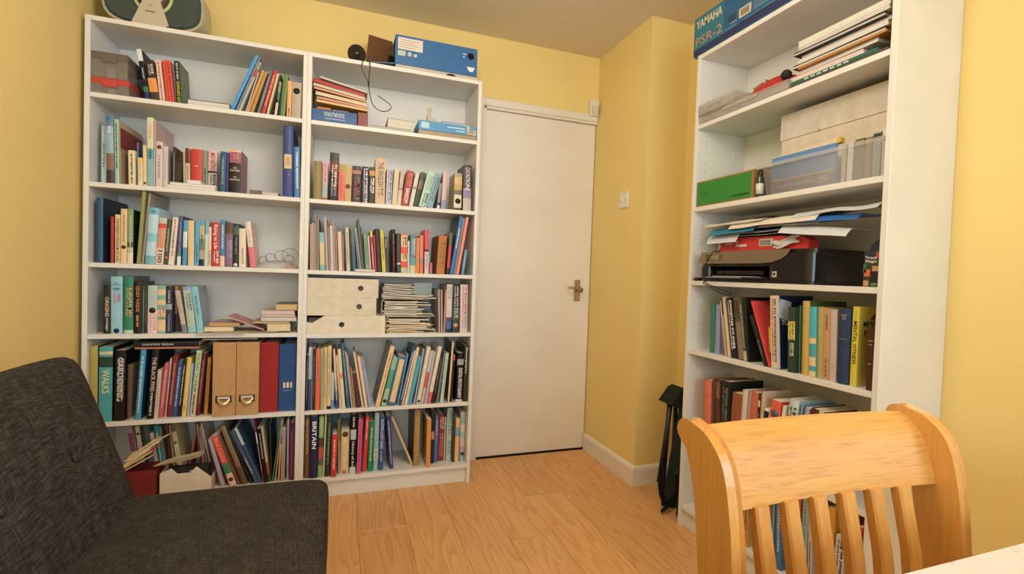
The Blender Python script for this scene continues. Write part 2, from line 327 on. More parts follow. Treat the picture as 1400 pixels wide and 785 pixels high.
# ------------------------------------------------------------------ bookcases
def bookcase(name, label, u0, W, tops, bc, pins=False):
    H = 2.02; T = .018; Dp = .285
    if bc < 3: t = thing(name, label, 'bookcase', (u0, -Dp + .0, 0))
    else: t = thing(name, label, 'bookcase', (2.372, -u0, 0), (0, 0, R(-90)))
    Dd = Dp if bc < 3 else XR - 2.372
    Dd -= .001
    for x in (0, W - T):
        mb = MB(); mb.box(x, x + T, 0, Dd, 0, H, 'fff', 'white', .0012); sp = mb.build('side_panel', t)
        if pins and x == 0:
            ph = MB()
            for yy in (.05, .21):
                for k in range(46): ph.lathe([(.0024, T + .0001), (.0024, T + .0003)], '8a8580', 'matte', 6, (0, yy, .2 + k * .038), 0)
            ph.build('pin_holes', sp)['kind'] = 'stuff'
    mb = MB(); mb.box(T, W - T, .001, Dd - .012, H - T, H, 'fff', 'white', .001); mb.build('top_panel', t)
    for z in tops:
        mb = MB(); mb.box(T + .0003, W - T - .0003, .001, Dd - .012, z - .0185, z, 'fff', 'white', .001); mb.build('shelf', t)
    mb = MB(); mb.box(T, W - T, .02, .036, 0, tops[-1] - .0186, 'fff', 'white', .001); mb.build('kickboard', t)
    mb = MB(); mb.box(T * .5, W - T * .5, Dd - .012, Dd - .006, tops[-1] - .02, H - .003, 'fff', 'white'); mb.build('back_panel', t)
    return t
bookcase('bookcase', 'white bookcase in the corner behind the sofa end', 0, .8, [1.724, 1.374, 1.056, .770, .414, .097], 1)
bookcase('bookcase', 'white bookcase standing right beside the door', .8004, .8, [1.724, 1.374, 1.054, .764, .414, .097], 2)
bookcase('bookcase', 'tall white bookcase against the side wall behind the wooden chair', .9228, .8, [1.724, 1.376, 1.065, .772, .432, .097], 3, True)
# ------------------------------------------------------------------ books
def bands(s):
    r = []; a = 0.
    for tkn in s.split():
        c, _, f = tkn.partition('.')
        e = float('.' + f) if f.strip('.') else 1.
        if e > a: r.append((a, e, c)); a = e
    if a < 1: r.append((a, 1., r[-1][2]))
    return r
def at(bs, f):
    for a, e, c in bs:
        if a <= f < e: return c
    return bs[-1][2]
def book(w, h, d, sg, spec, let, kind, hard):
    """sg=+1: origin at bottom right corner of the spine, -1: at bottom left"""
    sp, _, cv = spec.partition('/')
    sb = bands(sp); main = max(sb, key=lambda q: q[1] - q[0])[2]; cb = bands(cv) if cv else [(0, 1, main)]
    tb = min(.0026 if hard else .0009, w * .18); bul = min(w * (.16 if hard else .07), d * .05)
    x0 = -w if sg > 0 else 0.
    nseg = 5 if w > .012 else 3
    arc = [(x0 + w * k / nseg, bul * (2 * k / nseg - 1) ** 2) for k in range(nseg + 1)]
    outer = [(x0, d)] + arc + [(x0 + w, d)]
    inner = [(x0 + tb, d)] + [(min(max(px, x0 + tb), x0 + w - tb), py + tb * 1.5) for px, py in arc] + [(x0 + w - tb, d)]
    mb = MB(); n = len(outer); fin = 'cloth' if hard == 2 else 'print'
    for i in range(n - 1):
        bs = sb if 0 < i < n - 2 else cb
        for a, e, c in bs:
            za, zb = h * (1 - a), h * (1 - e); (xa, ya), (xb, yb_) = outer[i], outer[i + 1]
            mb.add([(xa, ya, zb), (xb, yb_, zb), (xb, yb_, za), (xa, ya, za)], [[0, 1, 2, 3]], c, fin, 0 < i < n - 2)
    vs = [(px, py, z) for z in (0, h) for px, py in outer] + [(px, py, z) for z in (0, h) for px, py in inner]
    fs = []
    for k in (0, 1):
        fs += [[k * n + i, k * n + i + 1, 2 * n + k * n + i + 1, 2 * n + k * n + i] for i in range(n - 1)]
    fs += [[2 * n + i, 2 * n + i + 1, 3 * n + i + 1, 3 * n + i] for i in range(n - 1)]
    fs += [[e, n + e, 3 * n + e, 2 * n + e] for e in (0, n - 1)]
    mb.add(vs, fs, main, fin)
    o = mb.build(kind)
    e = .0032 if hard else .0007
    pg = MB(); pg.box(x0 + tb, x0 + w - tb, bul + tb * 1.5 + .0005, d - e, e, h - e, random.choice(['e9dfc6', 'efe7d6', 'e2d4b4', 'ece6da']), 'paper'); pg.build('pages', o)
    lm = None; xm = x0 + w / 2; yf = -.0004
    for itm in let.split(';'):
        if not itm or itm == '.': continue
        q = itm.split(':')
        if itm[0] == '~':
            a, e2 = (float(q[1]), float(q[2])) if len(q) > 2 else (.12, .8)
            lm = lm or MB(); z = h * (1 - a); ze = h * (1 - e2); rw = random.random
            if e2 - a < .09:
                for r_ in range(max(1, int((z - ze) / .006))):
                    zz = z - r_ * .006; ww = w * (.3 + .35 * rw()); lm.box(xm - ww / 2, xm + ww / 2, yf, yf + .0006 + bul, zz - .003, zz, q[0][1:], 'print')
            else:
                ch = min(.011, max(.0022, w * .3)); xa = xm - ch / 2
                rows = [(xa, ch)] if w < .026 else [(xm + w * .06, ch), (xm - w * .06 - ch * .55, ch * .55)]
                for xr, cw in rows:
                    zz = z
                    while zz > ze:
                        l = cw * (.3 + .75 * rw())
                        lm.box(xr + (cw * .3 if rw() < .4 else 0), xr + cw, yf, yf + .0006 + bul, zz - l, zz, q[0][1:], 'print'); zz -= l + cw * (.28 if rw() < .85 else .8)
        elif q[0] == 'T':
            a, e2 = float(q[1]), float(q[2]); L = (e2 - a) * h
            text(o, q[4], q[3], (xm, yf - .0002, h * (1 - (a + e2) / 2)), (R(90), R(90), 0), L, min(w * .55, L * .5), 'spine_title', bold=.01)
        elif q[0] == 'H':
            a, e2 = float(q[1]), float(q[2])
            wd = q[4].split(' ')
            text(o, '\n'.join(wd), q[3], (xm, yf - .0002, h * (1 - (a + e2) / 2)), (R(90), 0, 0), w * .86, (e2 - a) * h, 'spine_title')
        elif q[0] == 'D':
            lm = lm or MB(); f = float(q[1]); rr = min(w * .36, .014, h * min(f, 1 - f) * .85); lm.lathe([(rr, yf), (rr, yf + .0006 + bul)], q[2], 'print', 14, (xm, 0, h * (1 - f)), 1)
        elif q[0] == 'B':
            lm = lm or MB(); a, e2 = float(q[1]), float(q[2]); lm.box(xm - w * .3, xm + w * .3, yf, .001 + bul * .6, h * (1 - e2), h * (1 - a), q[3], 'print')
        elif q[0] == 'S':
            lm = lm or MB(); zz = .006
            while zz < h - .004: lm.tube([(xm + w * .42 * math.cos(k), -.001 + .004 * math.sin(k), zz + k * .0004) for k in (0, 1.05, 2.1, 3.14, 4.19, 5.24, 6.28)], .0007, '222', 'metal', 4); zz += .0075
            lm.build('spiral_binding', o); lm = None
    if lm: lm.build('spine_lettering', o)['kind'] = 'stuff'
    return o
SHN = ['top', 'second', 'third', 'fourth', 'fifth', 'bottom']; BCN = ['', 'corner bookcase', 'door bookcase', 'side bookcase']
HS = {1: [1.724, 1.374, 1.056, .770, .414, .097], 2: [1.724, 1.374, 1.054, .764, .414, .097], 3: [1.724, 1.376, 1.065, .772, .432, .097]}
X3, YB = 2.372, -.2848
BK = {}
def stand(bc, sh, row):
    p = row.split('|'); u, wd, h, _, lean, s, d = map(float, p[0].split()); lab = p[4]
    lean = R(lean); sg = 1 if lean >= 0 else -1
    hard = 2 if 'cloth' in lab or 'leather' in lab else 1 if ('hardback' in lab or 'album' in lab or 'manual' in lab or 'binder' in lab) else 0
    kind = p[3]
    o = book(wd / 10000, h / 1000, d / 1000, sg, p[1], p[2], {'binder': 'ring_binder', 'book': 'book', 'folder': 'paper_folder', 'magazine': 'magazine', 'notebook': 'spiral_notebook'}[kind], hard)
    z = HS[bc][sh - 1] + .0003
    if bc < 3: o.location = (u / 10000, YB + s / 1000, z); o.rotation_euler = (0, lean, 0)
    else: o.location = (X3 + s / 1000, -u / 10000, z); o.rotation_euler = (0, lean, R(-90))
    tag(o, lab, kind, kind + 's on the %s shelf of the %s' % (SHN[sh - 1], BCN[bc])); BK[lab] = o
    return o
BOOKS = r'''
@1 1
1824 172 215 0 -9.52 60 150|eee.22 113.7 386.8 236|~ddd:.35:.55|book|leaning navy paperback with white top, top shelf of corner bookcase
2050 298 172 0 -8.82 50 115|322.42 e94.75 433|~ccc:.1:.35|book|dark paperback with orange sunset band, top shelf of corner bookcase
2358 190 178 0 -6.45 50 130|ecb|~a44:.05:.9|book|pale pink paperback with red lettering, top shelf of corner bookcase
2599 278 180 0 -5.80 45 130|e42|~a21:.05:.95|book|bright red paperback, top shelf of corner bookcase
2886 45 168 0 -4.94 60 115|abc||book|sliver-thin pale blue paperback, top shelf of corner bookcase
2947 195 183 0 -3.84 45 130|232.48 111/675|~ccc:.05:.4;T:.46:.97:dc3:SAVIOUR'S GATE|book|black paperback with yellow title, top shelf of corner bookcase
5098 121 264 0 20.48 15 210|39d||magazine|tall bright blue magazine, top shelf of corner bookcase
5220 64 260 0 19.53 25 200|989||magazine|tall grey magazine beside the tall bright blue magazine, top shelf of corner bookcase
5347 97 238 0 19.18 25 190|9a8.15 b44.3 aba||magazine|magazine with red patch, top shelf of corner bookcase
5560 45 187 0 14.64 30 130|dba||book|leaning cream booklet, top shelf of corner bookcase
5670 98 200 0 16.83 25 150|c95||book|orange exercise book beside the leaning cream booklet, top shelf of corner bookcase
5829 120 193 0 16.11 25 130|b83||book|darker orange exercise book, top shelf of corner bookcase
5965 45 192 0 13.75 35 130|434||book|thin black book beside the darker orange exercise book, top shelf of corner bookcase
6080 104 199 0 13.98 25 130|678|~abb|book|slate blue hardback, top shelf of corner bookcase
6287 164 206 0 13.47 25 150|b22|~eba|book|leaning red hardback, top shelf of corner bookcase
6425 81 193 0 12.11 25 130|dc9||book|leaning cream hardback beside the leaning red hardback, top shelf of corner bookcase
6537 45 197 0 10.42 50 130|332||book|thin dark book beside the leaning cream hardback, top shelf of corner bookcase
6746 93 157 0 6.62 30 115|998.3 477.5 231.6 dcb||book|white booklet with dark picture top, top shelf of corner bookcase
6873 53 137 0 3.84 35 115|233||book|short black booklet beside the white booklet, top shelf of corner bookcase
7089 188 190 0 3.26 25 130|684||book|apple green booklet, top shelf of corner bookcase
7331 168 163 0 0.94 20 115|ea6|~322:.75:.97|book|buff paperback lettered at the foot, top shelf of corner bookcase
7738 380 161 0 0.26 20 140|ba9|D:.24:222|book|thick grey book with black disc, top shelf of corner bookcase
7759 45 167 0 -0.55 30 115|ca7||book|thin buff book against the upright, top shelf of corner bookcase
@1 2
421 169 232 0 -0.17 40 180|bcc|~455:.3:.7|book|pale blue-grey book, second shelf of corner bookcase
677 254 268 0 -1.64 20 180|47a.06 68a.15 9bc.55 865.8 433|~eee:.15:.25|book|blue landscape hardback, second shelf of corner bookcase
971 148 257 0 -1.31 15 200|acb|~222:.06:.75|book|mint hardback with black lettering, second shelf of corner bookcase
1140 45 252 0 -1.60 15 230|997/ca8.1 822.42 a97.6 b98|.|book|large art book with red and tan cover, second shelf of corner bookcase
1394 227 141 0 -1.38 25 115|eda|~446:.1:.95|book|cream paperback with blue-grey lettering, second shelf of corner bookcase
1629 45 179 0 -1.37 45 130|c44.12 47a||book|red-topped blue paperback, second shelf of corner bookcase
1728 148 114 0 -1.21 20 115|ec5.15 edb|~a95|book|short yellow and white paperback, second shelf of corner bookcase
1885 125 167 0 -1.05 25 115|ec9|D:.92:333|book|cream paperback with black foot, second shelf of corner bookcase
2037 216 281 0 -0.67 20 180|ddb.45 5ab.6 8bb|~e96:.1:.3;~345:.45:.6|book|tall teal and cream paperback, second shelf of corner bookcase
2261 46 270 0 -0.20 20 230|cbb/caa|.|book|tall thin mauve album, second shelf of corner bookcase
2330 233 187 0 -0.22 20 130|dcc|D:.12:835;~a8a:.3:.8|book|white paperback with dark red emblem, second shelf of corner bookcase
2575 159 171 0 -0.33 25 115|dcc|~baa|book|plain white paperback, second shelf of corner bookcase
2913 149 139 0 0.09 115 110|c36||book|short magenta paperback, second shelf of corner bookcase
2996 75 172 0 0.04 20 120|332|~ccc:.15:.9|book|black paperback with white lettering, second shelf of corner bookcase
3045 87 175 0 -1.33 120 130|dc9||book|thin cream paperback beside the black paperback, second shelf of corner bookcase
3151 162 191 0 -1.67 115 115|822.34 eca|~a76:.4:.9|book|dark red and cream paperback, second shelf of corner bookcase
3329 422 191 0 -0.31 115 125|d32|~ecb:.38:.44|book|thick red paperback, second shelf of corner bookcase
3773 188 189 0 -0.59 115 120|998|~222:.4:.95|book|grey paperback, second shelf of corner bookcase
4310 340 191 0 0.03 115 120|ecc.47 322.51 dcc|T:.05:.47:c22:MAX HASTINGS;~444:.55:.9|book|white paperback with red title, second shelf of corner bookcase
4338 56 101 0 -1.14 120 115|a34||book|short dark red booklet, second shelf of corner bookcase
4812 219 175 0 0.75 30 115|257|~9bb|book|deep blue paperback, second shelf of corner bookcase
4938 98 173 0 0.05 30 115|338||book|royal blue paperback, second shelf of corner bookcase
5426 441 184 0 0.12 15 150|eb9.05 a56.3 211.97 333/a67|~b89:.08:.2;H:.4:.5:edc:THE CHAMBER;H:.62:.71:edc:THE RAINMAKER|book|thick black and maroon novel, second shelf of corner bookcase
7080 425 312 0 -0.79 10 240|348||binder|royal blue ring binder, second shelf of corner bookcase
7541 257 227 0 -1.39 20 200|58b|~def:.1:.8|binder|light blue hardback beside the binder, second shelf of corner bookcase
@1 3
361 219 260 0 -0.44 20 238|257/234||book|dark navy album, third shelf of corner bookcase
808 93 187 0 -0.45 30 130|b22||book|thin red paperback, third shelf of corner bookcase
953 165 197 0 -0.47 30 130|ec9|T:.08:.97:222:THE PRESENT KINGDOM OF GOD|book|buff paperback with black title, third shelf of corner bookcase
1147 214 221 0 -0.11 25 150|ec9|D:.7:432;~a85:.1:.6|book|buff paperback with round emblem, third shelf of corner bookcase
1383 189 220 0 -0.22 25 150|8a7.6 453.7 cca.8 edc/232|~ccb|book|green landscape paperback, third shelf of corner bookcase
1859 114 297 0 3.17 10 200|995||book|tall thin olive book touching shelf above, third shelf of corner bookcase
1940 73 294 0 4.14 25 230|a99/a99||book|tall mauve-grey book beside the tall thin olive book, third shelf of corner bookcase
2350 354 232 0 3.12 15 150|7bc.12 bde.45 8cd.6 bde.85 7bc|~357:.05:.12|book|thick sky patterned hardback, third shelf of corner bookcase
2633 273 193 0 3.58 18 130|ccb.12 d33.22 d97.65 ecb|T:.68:.95:222:100|book|white and orange paperback lettered with a number, third shelf of corner bookcase
2789 144 188 0 3.48 20 130|454|D:.84:e63;~cdb:.2:.7|book|dark green paperback with orange spot, third shelf of corner bookcase
3017 197 198 0 4.17 15 130|edc|~654:.05:.8|book|cream paperback with black lettering, third shelf of corner bookcase
3250 135 206 0 1.56 20 150|558.75 587.82 eee/335|~99c|book|navy paperback with white foot, third shelf of corner bookcase
3446 153 189 0 0.92 25 130|4ad.25 dee.6 49c|.|book|blue and white paperback, third shelf of corner bookcase
3498 215 190 0 -0.43 25 130|ec9||book|plain buff paperback, third shelf of corner bookcase
3888 157 189 0 0.37 25 130|4ad|~268:.5:.9|book|sky blue paperback beside the plain buff paperback, third shelf of corner bookcase
4086 179 190 0 0.03 25 130|6ab.1 cb9.4 787.65 ba9.85 222|~333:.3:.5|book|paperback with figures on pale blue, third shelf of corner bookcase
4220 126 194 0 0.75 25 130|7bc.3 cdc||book|pale blue and cream paperback, third shelf of corner bookcase
4343 101 168 0 0.25 25 115|edc|~433:.6:.95|book|slim white paperback, third shelf of corner bookcase
4365 318 188 0 -0.21 20 130|b22|T:.05:.6:fee:Rising to Life;~ecc:.65:.9|book|thick red paperback with white title, third shelf of corner bookcase
4693 170 200 0 -0.27 22 150|38b.77 ecb|~def:.1:.6|book|blue paperback with cream foot, third shelf of corner bookcase
4886 278 190 0 -0.14 20 130|643.25 868|~aac:.4:.8|book|mauve paperback with picture top, third shelf of corner bookcase
5179 210 187 0 -0.03 20 130|222.05 465.25 222|D:.95:eee;~888:.3:.7|book|black paperback with green motif, third shelf of corner bookcase
5428 256 168 0 -0.71 15 115|edc|~a87:.5:.9|book|wide cream paperback, third shelf of corner bookcase
5861 198 199 0 -6.45 15 150|edc.55 e67/ecb|~caa:.2:.5|book|leaning white and pink paperback, third shelf of corner bookcase
@1 4
606 233 198 0 -0.26 25 130|222|T:.25:.65:eca:ORIGINS;~ccb:.68:.95|book|black paperback with cream title, fourth shelf of corner bookcase
877 379 232 0 -0.56 20 180|9cd|H:.1:.16:246:ALL ROUND;~344:.2:.26;~b88:.3:.45;D:.95:124|book|wide pale blue paperback, fourth shelf of corner bookcase
1296 321 233 0 -0.44 20 180|286.94 cdb/565|~e94:.2:.7;~dec:.25:.6|book|green hardback with orange lettering, fourth shelf of corner bookcase
1654 241 213 0 -0.10 18 150|211/543|T:.08:.58:e84:QUO VADIS;~d94:.65:.85|book|black hardback with orange title, fourth shelf of corner bookcase
1903 68 198 0 -0.07 30 130|465|~9a9|book|thin green-grey paperback, fourth shelf of corner bookcase
1985 90 197 0 -0.27 30 130|332|~876|book|thin dark paperback beside the thin green-grey paperback, fourth shelf of corner bookcase
2112 324 198 0 -0.09 22 130|bcc.5 ecc|D:.52:222;~caa:.6:.9|book|pale paperback with small black figure, fourth shelf of corner bookcase
2449 286 199 0 -0.21 22 130|8ba.08 ec9.2 8ba.3 ec9.4 8ba.5 ec9.65 8ba.72 ec9.95 8ba|~a66:.45:.7|book|mint and cream striped paperback, fourth shelf of corner bookcase
2757 214 198 0 -0.63 22 130|334.38 9ab.5 335|~ccd:.1:.35;~99b:.6:.95|book|navy paperback with photo band, fourth shelf of corner bookcase
2983 79 197 0 -0.75 60 130|b84.5 b86.6 234||book|orange-brown picture paperback, fourth shelf of corner bookcase
3359 164 181 0 -9.47 20 130|cba.8 889|~a98:.1:.5|book|leaning cream paperback, fourth shelf of corner bookcase
3572 287 197 0 -7.08 20 130|8ac.08 bcb.85 9cc|~688:.15:.5|book|leaning pale mint paperback, fourth shelf of corner bookcase
3897 243 198 0 -7.66 20 140|8cd/9ab|~58a:.2:.6|book|leaning light blue paperback, fourth shelf of corner bookcase
@1 5
200 269 307 0 -0.07 15 200|ba5/343|.|book|lime green hardback, fifth shelf of corner bookcase
973 446 303 0 0.20 10 210|4ab.06 ec8.1 4ab.13 243.27 4ab/222|T:.3:.62:ed9:WALKS|book|teal guide book with yellow title, fifth shelf of corner bookcase
1386 348 289 0 0.74 10 230|111|T:.1:.72:ddd:GARDENING;~aaa:.12:.7|book|thick black book about gardening, fifth shelf of corner bookcase
1475 63 226 0 0.30 30 200|643/b97||book|brown album with tan cover, fifth shelf of corner bookcase
1934 192 290 0 3.30 15 210|39c/146|~dee:.1:.9|book|bright blue hardback, fifth shelf of corner bookcase
2388 247 287 0 3.27 12 210|111|T:.1:.6:ecc:THE BLACK FIVES;~ccc:.62:.95|book|black hardback with pink title, fifth shelf of corner bookcase
2526 129 204 0 3.44 15 150|dcb|~a98|book|slim white booklet, fifth shelf of corner bookcase
2676 143 230 0 4.84 25 150|d56|~ecc|book|pink hardback, fifth shelf of corner bookcase
2772 63 249 0 4.25 35 180|cba||folder|cream folder beside the pink hardback, fifth shelf of corner bookcase
2992 174 262 0 4.63 25 180|822|~c99|book|dark red hardback, fifth shelf of corner bookcase
3177 175 240 0 4.86 25 180|358|~bcf|book|blue hardback with white lettering, fifth shelf of corner bookcase
3312 126 249 0 4.86 25 180|222|~ddd|book|thin black hardback, fifth shelf of corner bookcase
3515 160 251 0 4.05 25 180|ec6|~a84:.8:.9|book|pale yellow hardback, fifth shelf of corner bookcase
3630 82 225 0 3.42 25 150|abd||book|thin pale blue book beside the pale yellow hardback, fifth shelf of corner bookcase
3856 192 281 0 4.42 20 180|cda.62 dca|T:.04:.62:488:PORTRAIT OF STEAM;~222:.66:.95|book|cream hardback with teal title, fifth shelf of corner bookcase
4012 147 270 0 4.75 25 180|722|~b88|book|maroon hardback, fifth shelf of corner bookcase
4132 45 264 0 3.31 40 180|332||book|dark brown hardback beside the maroon hardback, fifth shelf of corner bookcase
4287 119 248 0 2.67 30 180|c82|~642|book|ochre hardback, fifth shelf of corner bookcase
4399 45 238 0 1.25 40 180|421||book|thin dark brown book beside the ochre hardback, fifth shelf of corner bookcase
4479 45 217 0 0.52 40 150|622||folder|thin maroon book against box file, fifth shelf of corner bookcase
@1 6
1683 179 271 0 -10.54 88 160|a9b.1 847.4 dcb|~222:.45:.9|book|paperback with purple top, bottom shelf of corner bookcase
1871 146 269 0 -7.91 88 160|dcb|D:.12:222;~ba9:.3:.9|book|white paperback with black motif, bottom shelf of corner bookcase
2026 117 268 0 -7.19 88 160|344||book|dark slate hardback, bottom shelf of corner bookcase
2165 156 269 0 -7.45 88 160|566.35 788||book|grey paperback, bottom shelf of corner bookcase
2356 139 237 0 -7.77 88 120|ecb||book|small cream booklet, bottom shelf of corner bookcase
2522 166 268 0 -7.56 88 160|299|~eff|book|teal hardback with white lettering, bottom shelf of corner bookcase
2697 52 263 0 -7.15 88 160|998||book|thin grey booklet beside the teal hardback, bottom shelf of corner bookcase
2882 122 267 0 -6.74 88 160|533||book|dark brown book beside the thin grey booklet, bottom shelf of corner bookcase
3012 52 267 0 -6.16 88 160|b96||book|thin tan book beside the dark brown book, bottom shelf of corner bookcase
3178 172 268 0 -8.40 88 160|765.12 dc9|D:.3:685;~ba8:.4:.9|book|cream book with olive motif, bottom shelf of corner bookcase
3398 45 215 0 9.47 88 100|c43||notebook|small red notebook leaning, bottom shelf of corner bookcase
4024 45 267 0 -7.09 88 160|743||book|brown book beside the small red notebook leaning, bottom shelf of corner bookcase
4145 45 263 0 -8.54 88 160|ca9|~765|book|beige book beside the brown book, bottom shelf of corner bookcase
4198 45 255 0 -8.30 88 160|c33|~ecb:.2:.6|book|red book beside the beige book, bottom shelf of corner bookcase
4295 45 254 0 -9.27 88 160|9ba||book|pale teal book beside the red book, bottom shelf of corner bookcase
4432 49 269 0 -11.11 90 160|ecb||book|tall cream book, bottom shelf of corner bookcase
4908 145 219 0 -14.13 15 190|bab|.|magazine|lilac magazine, bottom shelf of corner bookcase
5266 252 237 0 -19.01 8 170|d43.55 386.75 ecb|T:.04:.52:fa8:Slow Cooker;D:.87:421|book|red recipe book with green band, bottom shelf of corner bookcase
5574 45 248 0 -19.75 20 180|776||magazine|thin grey magazine beside the red recipe book, bottom shelf of corner bookcase
5675 45 253 0 -20.71 20 180|622||book|thin maroon book beside the thin grey magazine, bottom shelf of corner bookcase
5730 195 278 0 -19.47 18 190|875.7 653||book|tan hardback, bottom shelf of corner bookcase
6043 76 270 0 -21.44 20 190|223||book|dark navy book beside the tan hardback, bottom shelf of corner bookcase
6232 150 261 0 -23.45 15 200|457|~bcd:.5:.8|book|steel blue hardback, bottom shelf of corner bookcase
6408 120 273 0 -22.63 15 210|bcc.3 357||book|white-topped blue book, bottom shelf of corner bookcase
6534 45 290 0 -8.56 15 200|725.2 eed.38 725|~edd:.4:.8|book|magenta book, bottom shelf of corner bookcase
6587 147 248 0 -7.81 15 200|111|~ccc:.1:.55|book|black cookery book, bottom shelf of corner bookcase
6743 81 252 0 -7.80 20 210|cb9.65 b43.85 443||magazine|picture magazine with red spot, bottom shelf of corner bookcase
6832 45 264 0 -2.32 30 200|333||book|thin black book beside green, bottom shelf of corner bookcase
6929 45 283 0 6.46 20 200|586||book|thin green book leaning, bottom shelf of corner bookcase
7041 45 278 0 5.27 20 190|ca8||folder|buff folder leaning, bottom shelf of corner bookcase
7196 51 166 0 1.99 12 120|ea6||book|short orange booklet, bottom shelf of corner bookcase
7399 150 238 0 0.46 15 150|cbb|S|notebook|spiral notebook, bottom shelf of corner bookcase
7485 76 276 0 -0.44 20 180|ccc|S|notebook|thin spiral pad, bottom shelf of corner bookcase
7590 214 262 0 -0.46 15 190|514.1 625|~847:.2:.9|book|purple hardback, bottom shelf of corner bookcase
@2 2
8331 353 174 0 -0.31 20 115|985||book|olive hardback, second shelf of door bookcase
8703 229 174 0 -0.09 25 115|dab.55 abb.93 b44|~b66:.05:.5|book|pink and grey paperback, second shelf of door bookcase
9351 388 218 0 1.15 15 150|443.18 733.4 211|~ecb:.25:.7;~999:.7:.9|book|tall black paperback with red lettering, second shelf of door bookcase
9397 252 171 0 -0.11 22 115|b95.2 e65|~c44:.3:.9|book|coral paperback, second shelf of door bookcase
9665 293 171 0 -0.37 22 115|ca6|D:.58:943|book|tan paperback with red motif, second shelf of door bookcase
9987 394 170 0 -0.13 22 115|543.12 b76.22 433|~d33:.38:.8;~877:.3:.9|book|dark paperback with red lettering, second shelf of door bookcase
10426 293 171 0 -0.54 22 115|334|~ddd:.05:.95|book|navy paperback with white lettering, second shelf of door bookcase
10999 262 172 0 0.19 22 115|453.1 c95.24 433|~fff:.3:.7|book|dark paperback with tan top, second shelf of door bookcase
11033 446 215 0 -0.66 18 150|db9|T:.08:.62:654:THE ENGLISH;~765:.65:.85|book|thick cream history book, second shelf of door bookcase
11778 262 172 0 0.93 20 115|ccd|~558:.05:.95|book|white paperback with purple script, second shelf of door bookcase
12047 239 175 0 2.51 25 115|dca||book|cream paperback beside the white paperback, second shelf of door bookcase
12229 174 172 0 4.26 25 115|cba.5 b87.56 dcb||book|cream paperback with brown square, second shelf of door bookcase
12577 339 171 0 8.08 18 115|a32/c63|~d75:.05:.45;T:.5:.92:fff:SANSOM|book|dark red paperback with white title, second shelf of door bookcase
12792 183 169 0 9.90 25 115|ddc|D:.45:b99|book|white paperback leaning, second shelf of door bookcase
13026 216 173 0 11.39 22 115|554.25 866.5 443||book|charcoal paperback with photo, second shelf of door bookcase
13434 370 175 0 13.53 20 115|bdc|~465:.6:.95;~9a9:.1:.5|book|pale mint paperback leaning, second shelf of door bookcase
13745 286 176 0 13.67 20 130|8ab|~578|book|blue-grey paperback leaning, second shelf of door bookcase
14105 138 129 0 4.52 30 115|999.75 433.85 ddd||book|short grey paperback, second shelf of door bookcase
14371 204 183 0 2.11 22 130|dbb.75 99b||book|pale pink paperback, second shelf of door bookcase
15180 378 184 0 0.28 20 130|aa8.1 db8.3 ca6.45 776.58 ddb.93 343/ca8|D:.75:222|book|paperback with dark silhouette, second shelf of door bookcase
15259 400 227 0 -0.60 15 150|433.5 98a.72 cbb/543|T:.05:.55:eee:CATASTROPHE|book|black paperback with large white title, second shelf of door bookcase
@2 3
8267 74 207 0 -1.22 20 150|c98|.|magazine|pinkish magazine, third shelf of door bookcase
8353 51 214 0 -1.32 20 150|bba||magazine|grey magazine beside the pinkish magazine, third shelf of door bookcase
8416 70 211 0 -1.43 20 150|b98||magazine|beige magazine beside the grey magazine, third shelf of door bookcase
8497 61 252 0 -1.49 20 180|987||magazine|tall taupe magazine, third shelf of door bookcase
8565 87 237 0 -1.43 25 180|988||magazine|tall grey-brown magazine, third shelf of door bookcase
8700 197 172 0 -2.74 15 115|8bc.25 dc9.85 8bb||book|pale blue and cream paperback, third shelf of door bookcase
8917 49 245 0 -3.04 25 180|aa9||magazine|thin grey magazine beside the pale blue, third shelf of door bookcase
8987 45 241 0 -3.34 20 180|dcc||magazine|thin white magazine, third shelf of door bookcase
9049 40 239 0 -3.55 20 180|b65||magazine|thin rust magazine, third shelf of door bookcase
9097 64 201 0 -3.34 20 150|79a||book|grey-blue booklet, third shelf of door bookcase
9170 106 206 0 -2.99 20 150|dcb||book|white booklet beside the grey-blue booklet, third shelf of door bookcase
9291 77 233 0 -3.18 20 180|b9a||book|tall pinkish booklet, third shelf of door bookcase
9376 84 212 0 -2.97 20 150|987||book|brown-grey booklet, third shelf of door bookcase
9499 162 180 0 -3.04 15 130|ecb||book|cream hardback beside the brown-grey booklet, third shelf of door bookcase
9673 62 167 0 -2.27 25 115|b99||book|thin beige booklet beside the cream hardback, third shelf of door bookcase
9796 45 202 0 -4.09 20 150|354||book|dark green book beside the thin beige booklet, third shelf of door bookcase
9849 146 202 0 -3.33 20 150|dca|~876|book|cream book with speckled lettering, third shelf of door bookcase
10003 67 200 0 -3.05 25 130|343||book|thin dark green book beside the cream book, third shelf of door bookcase
10108 146 194 0 -3.92 20 130|678.4 468||book|slate blue book, third shelf of door bookcase
10359 45 201 0 -6.75 20 150|899||folder|blue-grey folder beside the slate blue book, third shelf of door bookcase
10436 66 202 0 -7.43 20 150|9aa||folder|pale grey folder beside the blue-grey folder, third shelf of door bookcase
10511 107 246 0 -6.47 20 180|666||folder|tall charcoal folder, third shelf of door bookcase
10652 45 210 0 -7.16 25 150|443||folder|thin black folder beside the tall charcoal folder, third shelf of door bookcase
10705 144 177 0 -5.16 20 130|8a8|~565|book|sage paperback, third shelf of door bookcase
10868 88 170 0 -4.95 25 115|cbb||book|thin pale paperback beside the sage paperback, third shelf of door bookcase
11025 106 196 0 -5.26 60 130|ec4.15 c33|~fee:.3:.9|book|yellow-topped red paperback, third shelf of door bookcase
11139 74 178 0 -4.37 60 130|b33||book|thin red paperback beside the yellow-topped red paperback, third shelf of door bookcase
11237 223 207 0 -4.88 60 150|433||book|charcoal hardback, third shelf of door bookcase
